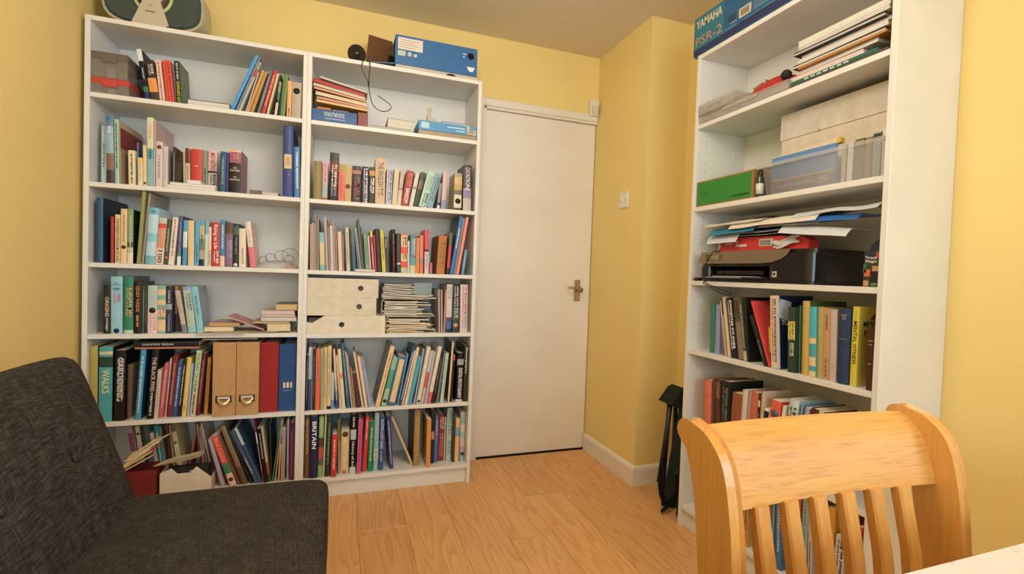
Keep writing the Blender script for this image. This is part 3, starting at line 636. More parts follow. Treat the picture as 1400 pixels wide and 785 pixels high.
11481 166 203 0 -4.77 60 150|dc4|~554:.2:.7|book|yellow paperback with dark lettering, third shelf of door bookcase
11663 125 172 0 -4.56 60 115|544|~ddd:.05:.3|book|brown paperback with white lettering, third shelf of door bookcase
11947 184 209 0 -2.91 50 150|322/344|~b33:.4:.85;~999:.1:.35|book|black hardback with red lettering, third shelf of door bookcase
12139 170 189 0 -2.19 20 130|444.75 ddd.79 444||book|dark grey paperback with white label, third shelf of door bookcase
12319 302 187 0 -1.45 18 130|e64.04 ec9.33 e43.5 ec9.7 e43.87 bc9|~322:.08:.3;~543:.5:.66|book|cream and red striped paperback, third shelf of door bookcase
12643 76 156 0 -0.99 25 115|dde||book|thin white booklet beside the cream, third shelf of door bookcase
12738 267 185 0 -0.31 20 130|689.6 6aa.8 dc9|~cdd:.1:.5|book|teal seascape paperback, third shelf of door bookcase
13021 162 173 0 -0.23 22 115|d83||book|orange paperback, third shelf of door bookcase
13207 171 187 0 -0.74 20 130|e76.6 a88.75 e64||book|coral and grey paperback, third shelf of door bookcase
13444 207 214 0 -1.22 18 150|d45.45 322.5 dcc/d45|~a78:.55:.9|book|red-topped white paperback, third shelf of door bookcase
13690 130 54 0 -1.70 15 115|c66||book|tiny pink booklet, third shelf of door bookcase
14420 395 189 0 2.51 12 200|c84/976|~864|book|thick caramel leather-bound book, third shelf of door bookcase
14691 147 207 0 3.15 25 150|574.3 c33.85 322|.|book|green and red paperback, third shelf of door bookcase
14871 172 293 0 8.20 15 200|27b/456|~eee:.2:.55|book|tall bright blue annual leaning, third shelf of door bookcase
14999 98 286 0 7.97 20 180|988||book|tall taupe book leaning, third shelf of door bookcase
15150 142 291 0 8.37 15 180|e87||book|tall coral book leaning, third shelf of door bookcase
15425 154 128 0 6.72 20 115|589|~cde|book|short blue booklet leaning, third shelf of door bookcase
@2 4
14226 79 214 0 -2.45 15 200|baa||folder|thin grey folder, fourth shelf of door bookcase
14349 71 212 0 -1.99 15 200|ca9||folder|thin beige folder beside the thin grey folder, fourth shelf of door bookcase
14546 76 212 0 0.64 20 200|b98||folder|thin brown-grey folder beside the thin beige folder, fourth shelf of door bookcase
14848 280 241 0 0.24 15 180|dcc.68 46a.92 235/baa|~999:.05:.3;D:.72:844|book|white book with blue foot, fourth shelf of door bookcase
14911 325 243 0 -1.06 15 180|232.5 454.75 343|~dcc:.05:.7;D:.85:d98|book|dark green book with white lettering, fourth shelf of door bookcase
15300 379 241 0 -0.97 15 180|dcc|~c66:.05:.6;~b99:.6:.9|book|white book with red lettering, fourth shelf of door bookcase
@2 5
8217 86 254 0 -0.04 3 180|222|~aaa|book|thin black book by the upright, fifth shelf of door bookcase
8325 122 286 0 -0.35 8 190|ccd.5 447.9 248|~66a|book|blue and white paperback, fifth shelf of door bookcase
8455 40 285 0 -0.26 20 180|9bc||book|thin pale blue booklet beside the blue, fifth shelf of door bookcase
8507 95 283 0 -0.35 10 180|322|~977|book|black and red paperback, fifth shelf of door bookcase
8622 200 279 0 -0.26 5 190|d75.55 e63|~b54:.2:.5|book|orange manual, fifth shelf of door bookcase
8857 115 283 0 -0.82 3 180|bb9|~887|book|grey-beige manual, fifth shelf of door bookcase
8980 140 288 0 -0.57 8 180|dc8|~a95|book|pale yellow manual, fifth shelf of door bookcase
9132 159 293 0 -0.34 10 180|ec9.95 222|~a98|book|cream manual with black foot, fifth shelf of door bookcase
9310 120 167 0 -0.69 10 115|bcd.75 69c||book|short pale blue booklet, fifth shelf of door bookcase
9536 81 277 0 -4.07 10 180|ecb.7 8ac.85 259||book|cream manual with blue foot, fifth shelf of door bookcase
9685 98 249 0 -5.44 10 180|ec9|~a98|book|cream manual beside the cream manual, fifth shelf of door bookcase
9799 142 277 0 -5.60 10 180|edb.4 e96.5 edb||book|cream manual with orange mark, fifth shelf of door bookcase
10005 144 306 0 -6.40 8 180|368|~9bc|book|tall blue manual, fifth shelf of door bookcase
10211 47 269 0 -7.52 3 180|dca||book|thin cream manual beside the tall blue manual, fifth shelf of door bookcase
10289 45 252 0 -8.02 20 180|cbb||book|very thin pink-grey booklet, fifth shelf of door bookcase
10342 64 180 0 -7.06 12 130|b84||book|thin orange picture booklet, fifth shelf of door bookcase
10457 168 166 0 -8.49 8 115|534||book|maroon booklet, fifth shelf of door bookcase
10674 91 266 0 -9.80 10 180|ec9||book|cream manual leaning beside the maroon booklet, fifth shelf of door bookcase
10812 133 242 0 -9.63 8 180|ecb||book|cream booklet leaning beside the cream manual leaning, fifth shelf of door bookcase
10988 142 231 0 -10.44 15 180|9ac|~557:.1:.2|book|blue-grey booklet leaning last, fifth shelf of door bookcase
11469 206 293 0 12.66 1 220|ec9/998|~c76|folder|large cream file leaning away from gap, fifth shelf of door bookcase
11782 235 236 0 12.18 8 190|9ca.25 5a8.65 aca|D:.9:232|book|mint and green manual, fifth shelf of door bookcase
12226 398 238 0 11.46 8 190|47a|B:.06:.94:ec9|book|blue manual with long cream label, fifth shelf of door bookcase
12355 45 252 0 9.67 12 180|9bc||book|thin pale blue manual beside the blue manual, fifth shelf of door bookcase
12486 121 289 0 11.80 4 180|257|~def:.1:.9|book|dark blue manual with white lettering, fifth shelf of door bookcase
12595 86 268 0 11.52 10 180|ecb||book|thin cream manual beside the dark blue manual, fifth shelf of door bookcase
12779 134 282 0 10.68 8 180|edb|~ba9|book|cream manual leaning beside the thin cream manual, fifth shelf of door bookcase
12967 175 236 0 11.30 8 180|4ac||book|sky blue manual, fifth shelf of door bookcase
13137 45 274 0 8.50 10 180|dcb||book|pale cream manual beside the sky blue manual, fifth shelf of door bookcase
13201 55 277 0 9.42 10 180|48b||book|thin blue manual beside the pale cream manual, fifth shelf of door bookcase
13398 178 284 0 9.25 8 180|edb|D:.95:322|book|wide cream manual with dark foot, fifth shelf of door bookcase
13568 142 262 0 9.30 10 180|ccc.4 d55.7 cbb||book|white manual with red patch, fifth shelf of door bookcase
13722 122 259 0 8.81 10 180|bbc||book|lilac-grey manual, fifth shelf of door bookcase
13921 181 284 0 9.88 8 180|edc.8 e56|.|book|cream manual with red foot, fifth shelf of door bookcase
14096 129 258 0 9.11 8 180|322|~a88|book|black and brown manual, fifth shelf of door bookcase
14294 103 252 0 7.19 10 180|788||book|grey-green manual, fifth shelf of door bookcase
14554 158 248 0 5.07 12 180|cdc|~898|book|pale mint manual, fifth shelf of door bookcase
14852 89 303 0 2.71 8 200|eca/654||folder|tall buff folder standing upright, fifth shelf of door bookcase
15007 90 237 0 2.55 20 180|d46.12 222||book|thin black booklet with pink top, fifth shelf of door bookcase
15512 342 245 0 1.22 12 190|111.12 aaa.24 111.95 ddd|T:.3:.92:fff:DIGITAL PHOTOGRAPHY|book|thick black photography manual, fifth shelf of door bookcase
15573 203 284 0 -0.01 12 200|332|T:.03:.5:eee:Photography|book|dark brown photography manual, fifth shelf of door bookcase
@2 6
8228 206 283 0 -0.45 20 200|753|~ca7:.05:.6|book|brown hardback by the upright, bottom shelf of door bookcase
8452 318 286 0 -0.10 10 220|225|T:.08:.52:fff:BRITAIN|book|navy hardback with large white title, bottom shelf of door bookcase
8999 201 283 0 0.40 15 200|8b6.35 543.5 b54.7 665.8 8b6|~cda:.05:.3|book|light green hardback with photo band, bottom shelf of door bookcase
9076 56 292 0 1.02 15 220|ecb||folder|thin white folder beside the light green hardback, bottom shelf of door bookcase
9327 235 283 0 1.10 15 220|243|~8a8|book|dark green hardback, bottom shelf of door bookcase
9602 243 198 0 0.80 1 150|c22|~fcb|book|short red hardback standing proud, bottom shelf of door bookcase
9677 41 260 0 -1.14 30 200|a95||book|thin tan book beside the short red hardback standing, bottom shelf of door bookcase
9726 45 266 0 -0.79 30 200|684.4 aba||book|thin green book beside the thin tan book, bottom shelf of door bookcase
10150 361 211 0 0.01 25 180|ec9|D:.1:543;D:.95:d65|book|wide buff hardback, bottom shelf of door bookcase
10441 251 282 0 0.32 15 200|111.25 bcc.42 111.88 ddd|T:.45:.87:eee:History of Art;~ddd:.04:.2|book|black art hardback with white title, bottom shelf of door bookcase
10696 185 259 0 0.73 10 180|d58|~a35:.05:.95|book|pink hardback, bottom shelf of door bookcase
10762 51 261 0 0.82 30 180|446||book|thin indigo book beside the pink hardback, bottom shelf of door bookcase
10959 188 263 0 2.11 30 180|d22|~ecb:.05:.4|book|red hardback leaning, bottom shelf of door bookcase
11231 223 243 0 1.28 25 180|185|~cdb|book|green hardback leaning, bottom shelf of door bookcase
11482 208 281 0 0.46 25 220|9bc.62 cdc.8 9bc|~567:.65:.78|book|pale blue hardback, bottom shelf of door bookcase
11736 235 261 0 0.80 28 200|358|T:.05:.6:dde:ALONG LOST LINES;~bbd:.65:.85|book|blue hardback with white title, bottom shelf of door bookcase
12048 185 261 0 -4.93 32 170|337|~ccd:.1:.9|book|purple paperback leaning, bottom shelf of door bookcase
13116 98 266 0 -22.82 60 170|ec9|~b98|book|thin cream book leaning steeply across gap, bottom shelf of door bookcase
13476 284 280 0 -0.00 32 225|a84/433|~c96|book|brown hardback with dark cover, bottom shelf of door bookcase
13779 197 241 0 -0.25 2 140|d94|.|book|orange-tan wooden tray edge, bottom shelf of door bookcase
14079 156 271 0 -0.39 50 190|322.4 d84.55 322||book|black and orange book, bottom shelf of door bookcase
14421 167 242 0 0.50 55 190|47b|~dde:.1:.4|book|bright blue hardback, bottom shelf of door bookcase
14761 291 239 0 0.28 70 180|922|~ecb:.05:.3;~c88:.4:.9|book|crimson hardback, bottom shelf of door bookcase
14815 45 227 0 0.24 60 190|ddd||book|thin white booklet beside the crimson hardback, bottom shelf of door bookcase
15118 265 276 0 0.42 50 200|bcb|~478:.05:.5;~799:.6:.85|book|pale mint hardback, bottom shelf of door bookcase
15156 111 241 0 -0.29 40 190|443||book|dark brown book beside the pale mint hardback, bottom shelf of door bookcase
15484 209 226 0 0.34 32 190|eb8.2 7ab.4 eb8|.|book|buff hardback with teal band, bottom shelf of door bookcase
15556 248 257 0 -0.38 40 180|cbb.1 9bb.25 dcc.4 acb.52 dcb.7 d99.78 9bb|D:.85:333|book|pale blue patterned hardback, bottom shelf of door bookcase
@3 4
10341 221 200 0 -1.14 30 150|386||book|teal green paperback, fourth shelf of side bookcase
10569 248 200 0 -0.64 35 130|99c||book|lilac paperback, fourth shelf of side bookcase
11025 45 195 0 -6.53 35 130|879||book|thin purple booklet, fourth shelf of side bookcase
11220 45 220 0 -10.60 30 150|dca||book|thin cream book beside the thin purple booklet, fourth shelf of side bookcase
11274 69 231 0 -10.29 30 180|332.3 aa6||book|black and olive book, fourth shelf of side bookcase
11413 152 235 0 -11.18 25 180|ecb||book|cream hardback beside the black, fourth shelf of side bookcase
11632 308 233 0 -10.21 20 180|222|~ddd:.05:.85|book|black paperback with white lettering, fourth shelf of side bookcase
11971 277 235 0 -10.30 20 180|654.4 876|~433:.05:.35|book|grey-brown hardback, fourth shelf of side bookcase
12274 150 239 0 -9.96 20 150|554.85 cba|~ccb|book|black and white paperback, fourth shelf of side bookcase
12491 84 239 0 -7.20 15 205|222.. |.|book|large black album, fourth shelf of side bookcase
13314 139 186 0 -23.23 5 120|222|~888:.5:.8|book|thin black book leaning on album, fourth shelf of side bookcase
13542 75 243 0 -22.34 4 150|d33|.|book|red book with yellow letter on cover, fourth shelf of side bookcase
13632 280 251 0 -4.36 4 170|ecb/125|~765:.05:.9|book|white-spined book with navy cover, fourth shelf of side bookcase
14275 260 216 0 -2.61 6 130|343.22 dc4.5 343|~887:.24:.48;~ccb:.55:.75|book|dark olive book with yellow band, fourth shelf of side bookcase
14543 47 224 0 -2.30 25 150|586||book|sage green book beside the dark olive book, fourth shelf of side bookcase
14700 253 240 0 -1.95 15 170|ca5/563|.|book|tan hardback with olive cover, fourth shelf of side bookcase
14979 228 223 0 -2.09 15 150|4bc.45 ec9.53 4ab.72 ec9.85 4ab.92 ec9||book|turquoise and cream paperback, fourth shelf of side bookcase
15215 203 224 0 -1.68 18 150|ba6||book|beige cloth hardback, fourth shelf of side bookcase
15430 216 222 0 -1.79 18 150|c96|~754:.1:.3;~865:.7:.95|book|brown-tan paperback, fourth shelf of side bookcase
15669 213 220 0 -1.80 16 150|cbb|~b98:.8:.85|book|grey-white paperback, fourth shelf of side bookcase
15954 327 226 0 -0.61 8 140|346|~988:.08:.16;~866:.4:.43|book|navy cloth hardback, fourth shelf of side bookcase
16318 186 234 0 -0.25 14 150|dc3/dc5|T:.18:.72:332:MENTAL FITNESS;~aa4:.05:.15|book|yellow paperback with black title, fourth shelf of side bookcase
16836 196 182 0 -1.05 5 100|532|~a85:.22:.24;~a85:.28:.32;~a85:.58:.6|book|brown leather-bound book at the end, fourth shelf of side bookcase
@3 5
10241 452 225 0 -2.48 20 170|d75||book|salmon cloth hardback, fifth shelf of side bookcase
10823 122 237 0 0.01 22 170|744||book|dark red cloth hardback, fifth shelf of side bookcase
10905 264 240 0 -1.80 22 170|643|~a86:.05:.3|book|brown cloth hardback, fifth shelf of side bookcase
11257 447 245 0 -0.60 15 170|222|~776:.1:.6|book|thick black hardback, fifth shelf of side bookcase
12233 481 212 0 2.07 12 130|953||book|russet hardback, fifth shelf of side bookcase
12446 203 233 0 2.11 15 150|dcb||book|cream hardback beside the russet hardback, fifth shelf of side bookcase
12499 45 232 0 3.93 25 140|edc||book|thin cream book beside the cream hardback, fifth shelf of side bookcase
12863 343 235 0 3.64 18 150|c64||book|salmon red hardback, fifth shelf of side bookcase
13052 81 234 0 1.18 20 140|433.1 edc.2 433|~eee:.3:.8|book|black and white paperback beside the salmon red hardback, fifth shelf of side bookcase
13139 79 242 0 1.53 22 140|ca7||book|thin tan hardback beside the black, fifth shelf of side bookcase
13290 62 248 0 0.76 15 170|dca|.|book|large cream guide, fifth shelf of side bookcase
13494 196 193 0 2.12 12 120|eed.05 222.3 eed||book|small white booklet with black mark, fifth shelf of side bookcase
13884 382 230 0 3.75 12 130|e53.5 ecb.9 833|D:.2:567|book|orange-red topped book, fifth shelf of side bookcase
14006 114 222 0 6.07 12 130|eed||book|small white paperback beside the orange-red topped book, fifth shelf of side bookcase
14530 349 251 0 3.95 10 160|cdd|~355:.1:.5|book|white and teal hardback, fifth shelf of side bookcase
14583 45 244 0 6.87 12 150|7ad||book|light blue hardback, fifth shelf of side bookcase
14746 153 240 0 8.83 12 150|aab||book|blue-grey paperback, fifth shelf of side bookcase
15019 263 243 0 9.53 12 150|622|~a66|book|dark red hardback, fifth shelf of side bookcase
15220 147 241 0 8.51 12 150|dca/443||book|cream paperback under dark cover, fifth shelf of side bookcase
@3 6
12310 255 314 0 -2.49 15 170|233||book|black hardback, bottom shelf of side bookcase
12621 285 301 0 -2.20 12 170|ca5.7 d84|~864|book|tan and orange paperback, bottom shelf of side bookcase
13664 216 296 0 -0.83 14 180|a74||book|brown cloth hardback, bottom shelf of side bookcase
13926 167 291 0 -0.77 10 170|268|~9cd|book|dark blue paperback with pale lettering, bottom shelf of side bookcase
14144 221 294 0 -1.62 8 170|47a|~cde|book|bright blue paperback, bottom shelf of side bookcase
14888 112 312 0 0.30 20 150|d63||book|orange paperback, bottom shelf of side bookcase
15252 225 308 0 0.16 10 180|9bb.6 ccb|~688:.1:.5|book|pale mint hardback, bottom shelf of side bookcase
15362 136 308 0 -1.75 8 180|cbb|~444:.5:.9|book|white paperback with black emblem, bottom shelf of side bookcase
15922 216 294 0 -0.25 10 180|d91||book|large yellow book, bottom shelf of side bookcase
16434 283 225 0 1.76 5 120|dcc|~344:.05:.9|book|white book with bold lettering, bottom shelf of side bookcase
16724 141 278 0 3.92 15 150|d33||book|red book leaning, bottom shelf of side bookcase
17025 50 305 0 0.14 8 170|b76|~866:.1:.8|book|dusty pink hardback leaning, bottom shelf of side bookcase
'''
bc = sh = 0
for row in BOOKS.strip().split('\n'):
    if row[0] == '@': bc, sh = map(int, row[1:].split())
    else: stand(bc, sh, row)
def smooth(p, n=3):
    p = [Vector(q) for q in p]; o = []
    for i in range(len(p) - 1):
        a, b_, c_, d_ = p[max(i - 1, 0)], p[i], p[i + 1], p[min(i + 2, len(p) - 1)]
        for k in range(n): q = k / n; o.append(.5 * ((2 * b_) + (c_ - a) * q + (2 * a - 5 * b_ + 4 * c_ - d_) * q * q + (3 * b_ - a - 3 * c_ + d_) * q ** 3))
    return o + [p[-1]]
# ------------------------------------------------------------------ things lying flat
def place(o, bc, u, s, z, tilt=0, yaw=0):
    if bc < 3: o.location = (u, YB + s, z); o.rotation_euler = (0, R(tilt), R(yaw))
    else: o.location = (X3 + s, -u, z); o.rotation_euler = (0, R(tilt), R(-90 + yaw))
    return o
def lie(bc, u0, u1, s, d, z0, z1, cover, face, label, cat='book', tilt=0, yaw=0, group=None, name=None):
    w, th = u1 - u0, z1 - z0; tb = min(.0022, th * .2); mb = MB(); e = .002
    if face[0] == '=':      # spine towards the room
        mb.prism([(0, 0), (-th * .04, th * .5), (0, th), (d, th), (d, th - tb), (.004, th - tb), (.004, tb), (d, tb), (d, 0)], 0, 0, w, cover, 'print')
    else:
        mb.box(0, w, 0, d, 0, tb, cover, 'print'); mb.box(0, w, 0, d, th - tb, th, cover, 'print'); mb.box(0, w, d - .003, d, tb, th - tb, cover, 'print')
    o = mb.build(name or cat.replace(' ', '_'))
    if th > .003:
        pg = MB(); n = max(1, int(th / .007)); z = tb
        for k in range(n):
            zb = tb + (th - 2 * tb) * (k + 1) / n
            pg.box(e if k % 2 else .0012, w - (e if k % 3 else .001), (.005 if face[0] == '=' else (.0008 if k % 2 else .0022)), d - .004, z, zb, face if face[0] != '=' else 'eeddcc', 'paper'); z = zb
        pg.build('pages', o)
    place(o, bc, u0, s, z0, tilt, yaw)
    return tag(o, label, cat, group)
L = lie
# corner bookcase, top shelf
L(1, .318, .49, .03, .14, 1.7243, 1.731, 'bbb', 'ddd', 'thin white booklet lying flat under the closed book, top shelf of corner bookcase')
L(1, .335, .492, .04, .14, 1.7315, 1.757, '554', 'e2dcd4', 'dark covered book lying flat with pages outward, top shelf of corner bookcase')
# second shelf
gr = 'paperbacks lying flat on the second shelf of the corner bookcase'
L(1, .275, .452, .0, .105, 1.3743, 1.3875, 'e2dbd2', 'eee6dc', 'lowest white paperback lying flat, second shelf of corner bookcase', group=gr)
L(1, .287, .452, .003, .1, 1.388, 1.3985, 'e6dfd6', 'eee6dc', 'white paperback lying flat, middle one of three, second shelf of corner bookcase', group=gr)
L(1, .347, .398, .006, .1, 1.399, 1.413, 'e6e0da', 'f0e8e0', 'short white paperback lying on two others under the red one', group=gr)
L(1, .575, .62, .03, .16, 1.3743, 1.396, '765', '=', 'brown book lying flat beside the black and maroon novel, second shelf', yaw=0)
L(1, .622, .69, .03, .16, 1.3743, 1.392, 'aa9c8c', 'd4ccc0', 'grey softback lying flat beside the blue ring binder, second shelf')
# fourth shelf pile
gr = 'loose books and booklets piled on the fourth shelf of the corner bookcase'
def sheet(label, pts, col, name='paper_sheet', cat='paper', th=.0012, group=None, wob=.002, mat='paper', nu=8, nv=5, sd=0, droop=0):
    """a slightly buckled sheet spanned between four corner points (front left, front right, back right, back left)"""
    A, B, C_, D_ = map(Vector, pts)
    def fn(a, b_):
        p = A.lerp(B, a).lerp(D_.lerp(C_, a), b_); p.z -= droop * max(0, (.2 - b_) / .2) ** 1.3; p.z += wob * (noise.noise(Vector((p.x * 14, p.y * 9, sd // 10))) + .6); return p
    mb = MB(); mb.grid(fn, nu, nv, col, mat, True, th); o = mb.build(name); return tag(o, label, cat, group)
sheet('large cream paper sheet hanging over the fourth shelf edge', [(.39, -.298, .771), (.57, -.297, .771), (.6, -.1, .773), (.42, -.1, .773)], 'e0cdb4', wob=.0012, sd=1, group=gr)
sheet('pale buff paper sheet under the book pile on the fourth shelf', [(.45, -.282, .7745), (.7, -.28, .7745), (.7, -.1, .7755), (.45, -.1, .7755)], 'd8c4a8', wob=.0008, sd=2, group=gr)
L(1, .415, .527, .012, .16, .7768, .797, 'cbb8a0', 'ecdcba', 'cream-edged book at the bottom of the loose pile, fourth shelf', yaw=4, group=gr)
L(1, .431, .55, .02, .16, .7985, .8145, 'b98', 'd9a866', 'orange-edged paperback in the loose pile, fourth shelf', yaw=-3, group=gr)
L(1, .502, .655, .01, .15, .8395, .845, 'c98478', 'e4d4cc', 'pink booklet sliding down the pile, fourth shelf', tilt=22.5, group=gr)
L(1, .657, .752, .01, .15, .7765, .812, 'd0b890', 'e8d6ac', 'cream-edged book at the foot of the neat pile, fourth shelf', yaw=2, group=gr)
L(1, .6, .748, .008, .15, .8125, .8215, 'ba8f58', 'dcc496', 'tan booklet in the neat pile, fourth shelf', group=gr)
L(1, .632, .777, .006, .15, .822, .841, 'a89c98', 'dcd4d0', 'white-edged book in the middle of the neat pile, fourth shelf', group=gr)
L(1, .636, .77, .01, .15, .8415, .852, 'c8b494', 'ddd0b8', 'thin buff booklet under the pink-edged book, fourth shelf', group=gr)
L(1, .634, .768, .012, .15, .8525, .869, 'd0b0b0', 'e6cccc', 'pink-edged book near the top of the neat pile, fourth shelf', group=gr)
L(1, .69, .779, .012, .15, .8695, .899, '776858', 'dcbc84', 'small grey book topmost on the neat pile, fourth shelf', group=gr)
# third shelf: clear bag with wires
t = thing('plastic_bag', 'crumpled clear plastic bag of loose wires on the third shelf of the corner bookcase', 'bag', (.69, -.2, 1.0563))
def lump(a, b_):
    x = (a - .5) * .172; y = (b_ - .5) * .13; e = max(0, 1 - (2 * a - 1) ** 2) ** .5 * max(0, 1 - (2 * b_ - 1) ** 2) ** .5
    return (x, y, e * (.034 + .018 * noise.noise(Vector((a * 7, b_ * 6, 3)))) + .001)
mb = MB(); mb.grid(lump, 22, 14, 'dcd8d8', 'clear'); mb.build('film', t)
mb = MB(); mb.grid(lambda a, b_: (.02 + a * .06, -.055 + b_ * .06, .003 + .02 * math.sin(3.1 * a) * math.sin(3.1 * b_)), 6, 6, 'c83038', 'gloss'); mb.build('red_packet', t)
mb = MB(); mb.grid(lambda a, b_: (-.07 + a * .1, -.055 + b_ * .05, .003 + .016 * math.sin(3.1 * a) * math.sin(3.1 * b_)), 6, 6, 'cfdede', 'gloss'); mb.build('pale_packet', t)
for k, (cx_, cz_, r_) in enumerate([(.015, .055, .026), (.05, .06, .032), (-.03, .045, .02), (.045, .04, .022), (-.06, .035, .018)]):
    mb = MB(); mb.tube([(cx_ + r_ * math.cos(q * .42) * (1 + .1 * math.sin(q)), -.03 + .02 * math.sin(q * .7 + k), max(.004, cz_ + r_ * math.sin(q * .42))) for q in range(14)], .0011, '6a5048', 'plastic', 5); mb.build('wire', t)
# fifth shelf: on top of the standing books
ztop = max((o.matrix_basis @ Vector(p)).z for o in BK.values() if 'fifth shelf of corner' in o['label'] and .19 < o.location.x < .41 for p in o.bound_box) + .001
o = L(1, .165, .395, .02, .19, ztop + .008, ztop + .03, '1c1a1a', '=', 'black model railway book lying upside down across the standing books', group='things lying across the books on the fifth shelf of the corner bookcase')
text(o, 'MODEL RAILWAYS', 'ddd', (.085, -.0025, .011), (R(90), R(180), 0), .11, .008, 'spine_title', bold=.01)
L(1, .17, .4, .015, .19, ztop, ztop + .0075, 'b86840', 'd09070', 'orange-edged magazine lying under the black railway book', 'magazine', group='things lying across the books on the fifth shelf of the corner bookcase')
L(1, .41, .62, .014, .18, .7405, .7445, 'c8a090', 'e8d4c4', 'thin pink magazine laid across the two tan box files', 'magazine', tilt=-.6, group='things lying across the books on the fifth shelf of the corner bookcase')
# box files
def boxfile(u, w_, h, d, col, s, label, name='box_file', holder=True):
    t = thing(name, label, 'box file', (u, YB + s, .4143)); mb = MB()
    th = .0028
    mb.box(0, w_, 0, th, 0, h, col, 'board'); mb.box(0, th, th, d, 0, h, col, 'board'); mb.box(w_ - th, w_, th, d, 0, h, col, 'board')
    mb.box(th, w_ - th, th, d, 0, th, col, 'board'); mb.box(th, w_ - th, d - th, d, th, h, col, 'board')
    mb.build('box', t)
    mb = MB(); mb.box(th + .004, w_ - th - .008, th + .01, d - .02, th + .0005, h - .012, 'e6dccb', 'paper'); mb.build('papers', t)
    if holder:
        cx_, cz_ = w_ / 2 - .001, .072
        mb = MB(); mb.box(cx_ - .03, cx_ + .03, -.0015, 0, cz_ - .014, cz_ + .016, '2a2624', 'metal'); fr = mb.build('label_frame', t)
        mb = MB(); mb.box(cx_ - .024, cx_ + .024, -.0022, -.0014, cz_ + .002, cz_ + .013, 'd8ccb8', 'paper'); mb.build('label_card', fr)
        mb = MB(); mb.grid(lambda a, b_: (cx_ - .025 + .05 * a, -.0016 - .016 * math.sin(math.pi * a) ** .5 * math.sin(math.pi * .5 * (1 - b_)) , cz_ - .014 + .016 * b_ - .004 * math.sin(math.pi * a)), 10, 6, 'd0bc94', 'metal', True, .001); mb.build('pull', fr)
    return t
boxfile(.4555, .0865, .318, .235, 'c99a62', -.006, 'tan cardboard box file with metal label pull, beside the books')
boxfile(.5445, .0865, .318, .235, 'c99a62', -.004, 'tan cardboard box file with metal label pull, beside the red one')
t = boxfile(.6335, .072, .313, .235, 'a5161a', .018, 'plain red box file between the tan and blue ones', holder=False)
t = boxfile(.7085, .070, .303, .235, '26508c', .022, 'blue box file beside the bookcase upright', holder=False)
mb = MB()
for k in range(3): mb.box(.018 + k * .014, .027 + k * .014, -.0012, 0, .105, .13, ('e8d4b8', 'f0e4d4', 'd8c4a8')[k], 'paper')
mb.box(.016, .052, -.0008, 0, .092, .094, '8a9cbc', 'print'); mb.build('label_slots', t)['kind'] = 'stuff'
# bottom shelf front: red box of folders and white magazine file
t = thing('folder_box', 'dark red open box stuffed with buff folders on the bottom shelf behind the sofa', 'box', (.135, -.315, .0973))
mb = MB(); w_, h_, d_ = .13, .118, .1
for a in ((0, w_, 0, .003, 0, h_), (0, .003, .003, d_, 0, h_), (w_ - .003, w_, .003, d_, 0, h_), (.003, w_ - .003, d_ - .003, d_, 0, h_), (.003, w_ - .003, .003, d_ - .003, 0, .003)): mb.box(*a, '7e2020', 'board')
mb.build('box', t)
for k in range(7):
    mb = MB(); mb.X = Matrix.Translation((-.014 + .007 * k, .004 + .0075 * k, .1 + .0115 * k)) @ Matrix.Rotation(R(-30 - 3 * (k % 3)), 4, 'Y') @ Matrix.Rotation(R(-6), 4, 'X')
    mb.box(0, .145 - .012 * (k % 3), 0, .045, 0, .008 if k % 3 else .004, ('e2c9a0', 'd9b98a', 'ead6b4', 'b83c34', 'e6cfa8', 'dcc094', 'e8d8bc')[k], 'paper'); mb.build('folder', t)
t = thing('magazine_file', 'white cardboard magazine file with a cut-out front beside the red box', 'box', (.278, -.318, .0973), (0, 0, 0))
mb = MB(); prof = [(0, 0), (.185, 0), (.185, .068), (.13, .118), (.108, .094), (.062, .094), (.04, .118), (0, .1)]
mb.prism(prof, 1, 0, .003, 'e8e0d6', 'board'); mb.box(0, .003, .003, .1, 0, .1, 'e8e0d6', 'board'); mb.box(.182, .185, .003, .1, 0, .068, 'd8c4ac', 'board'); mb.box(.003, .182, .003, .1, 0, .003, 'e8e0d6', 'board'); mb.build('box', t)
mb = MB(); mb.box(.02, .165, .02, .09, .0035, .098, '3a3436', 'paper'); mb.build('hollow_shade_fill', t)  # dark block, paints the shade in the file's hollow
mb = MB(); mb.box(.1, .112, .0185, .02, .092, .097, 'ccc', 'paper'); mb.build('paper_edge', t)
for k in range(3): sheet(('buff paper sheet fanned over the red box and white file', 'white paper sheet fanned above the white magazine file', 'grey paper sheet topmost above the white magazine file')[k], [(.25 + k * .02, -.305 + k * .004, .224 + k * .006), (.41, -.275, .238 + k * .006), (.42, -.24, .242 + k * .006), (.27 + k * .02, -.26, .228 + k * .006)], ('dcc494', 'e0cca8', 'c8bca0')[k], sd=5 + k, wob=.004, group='papers fanned over the box on the bottom shelf')
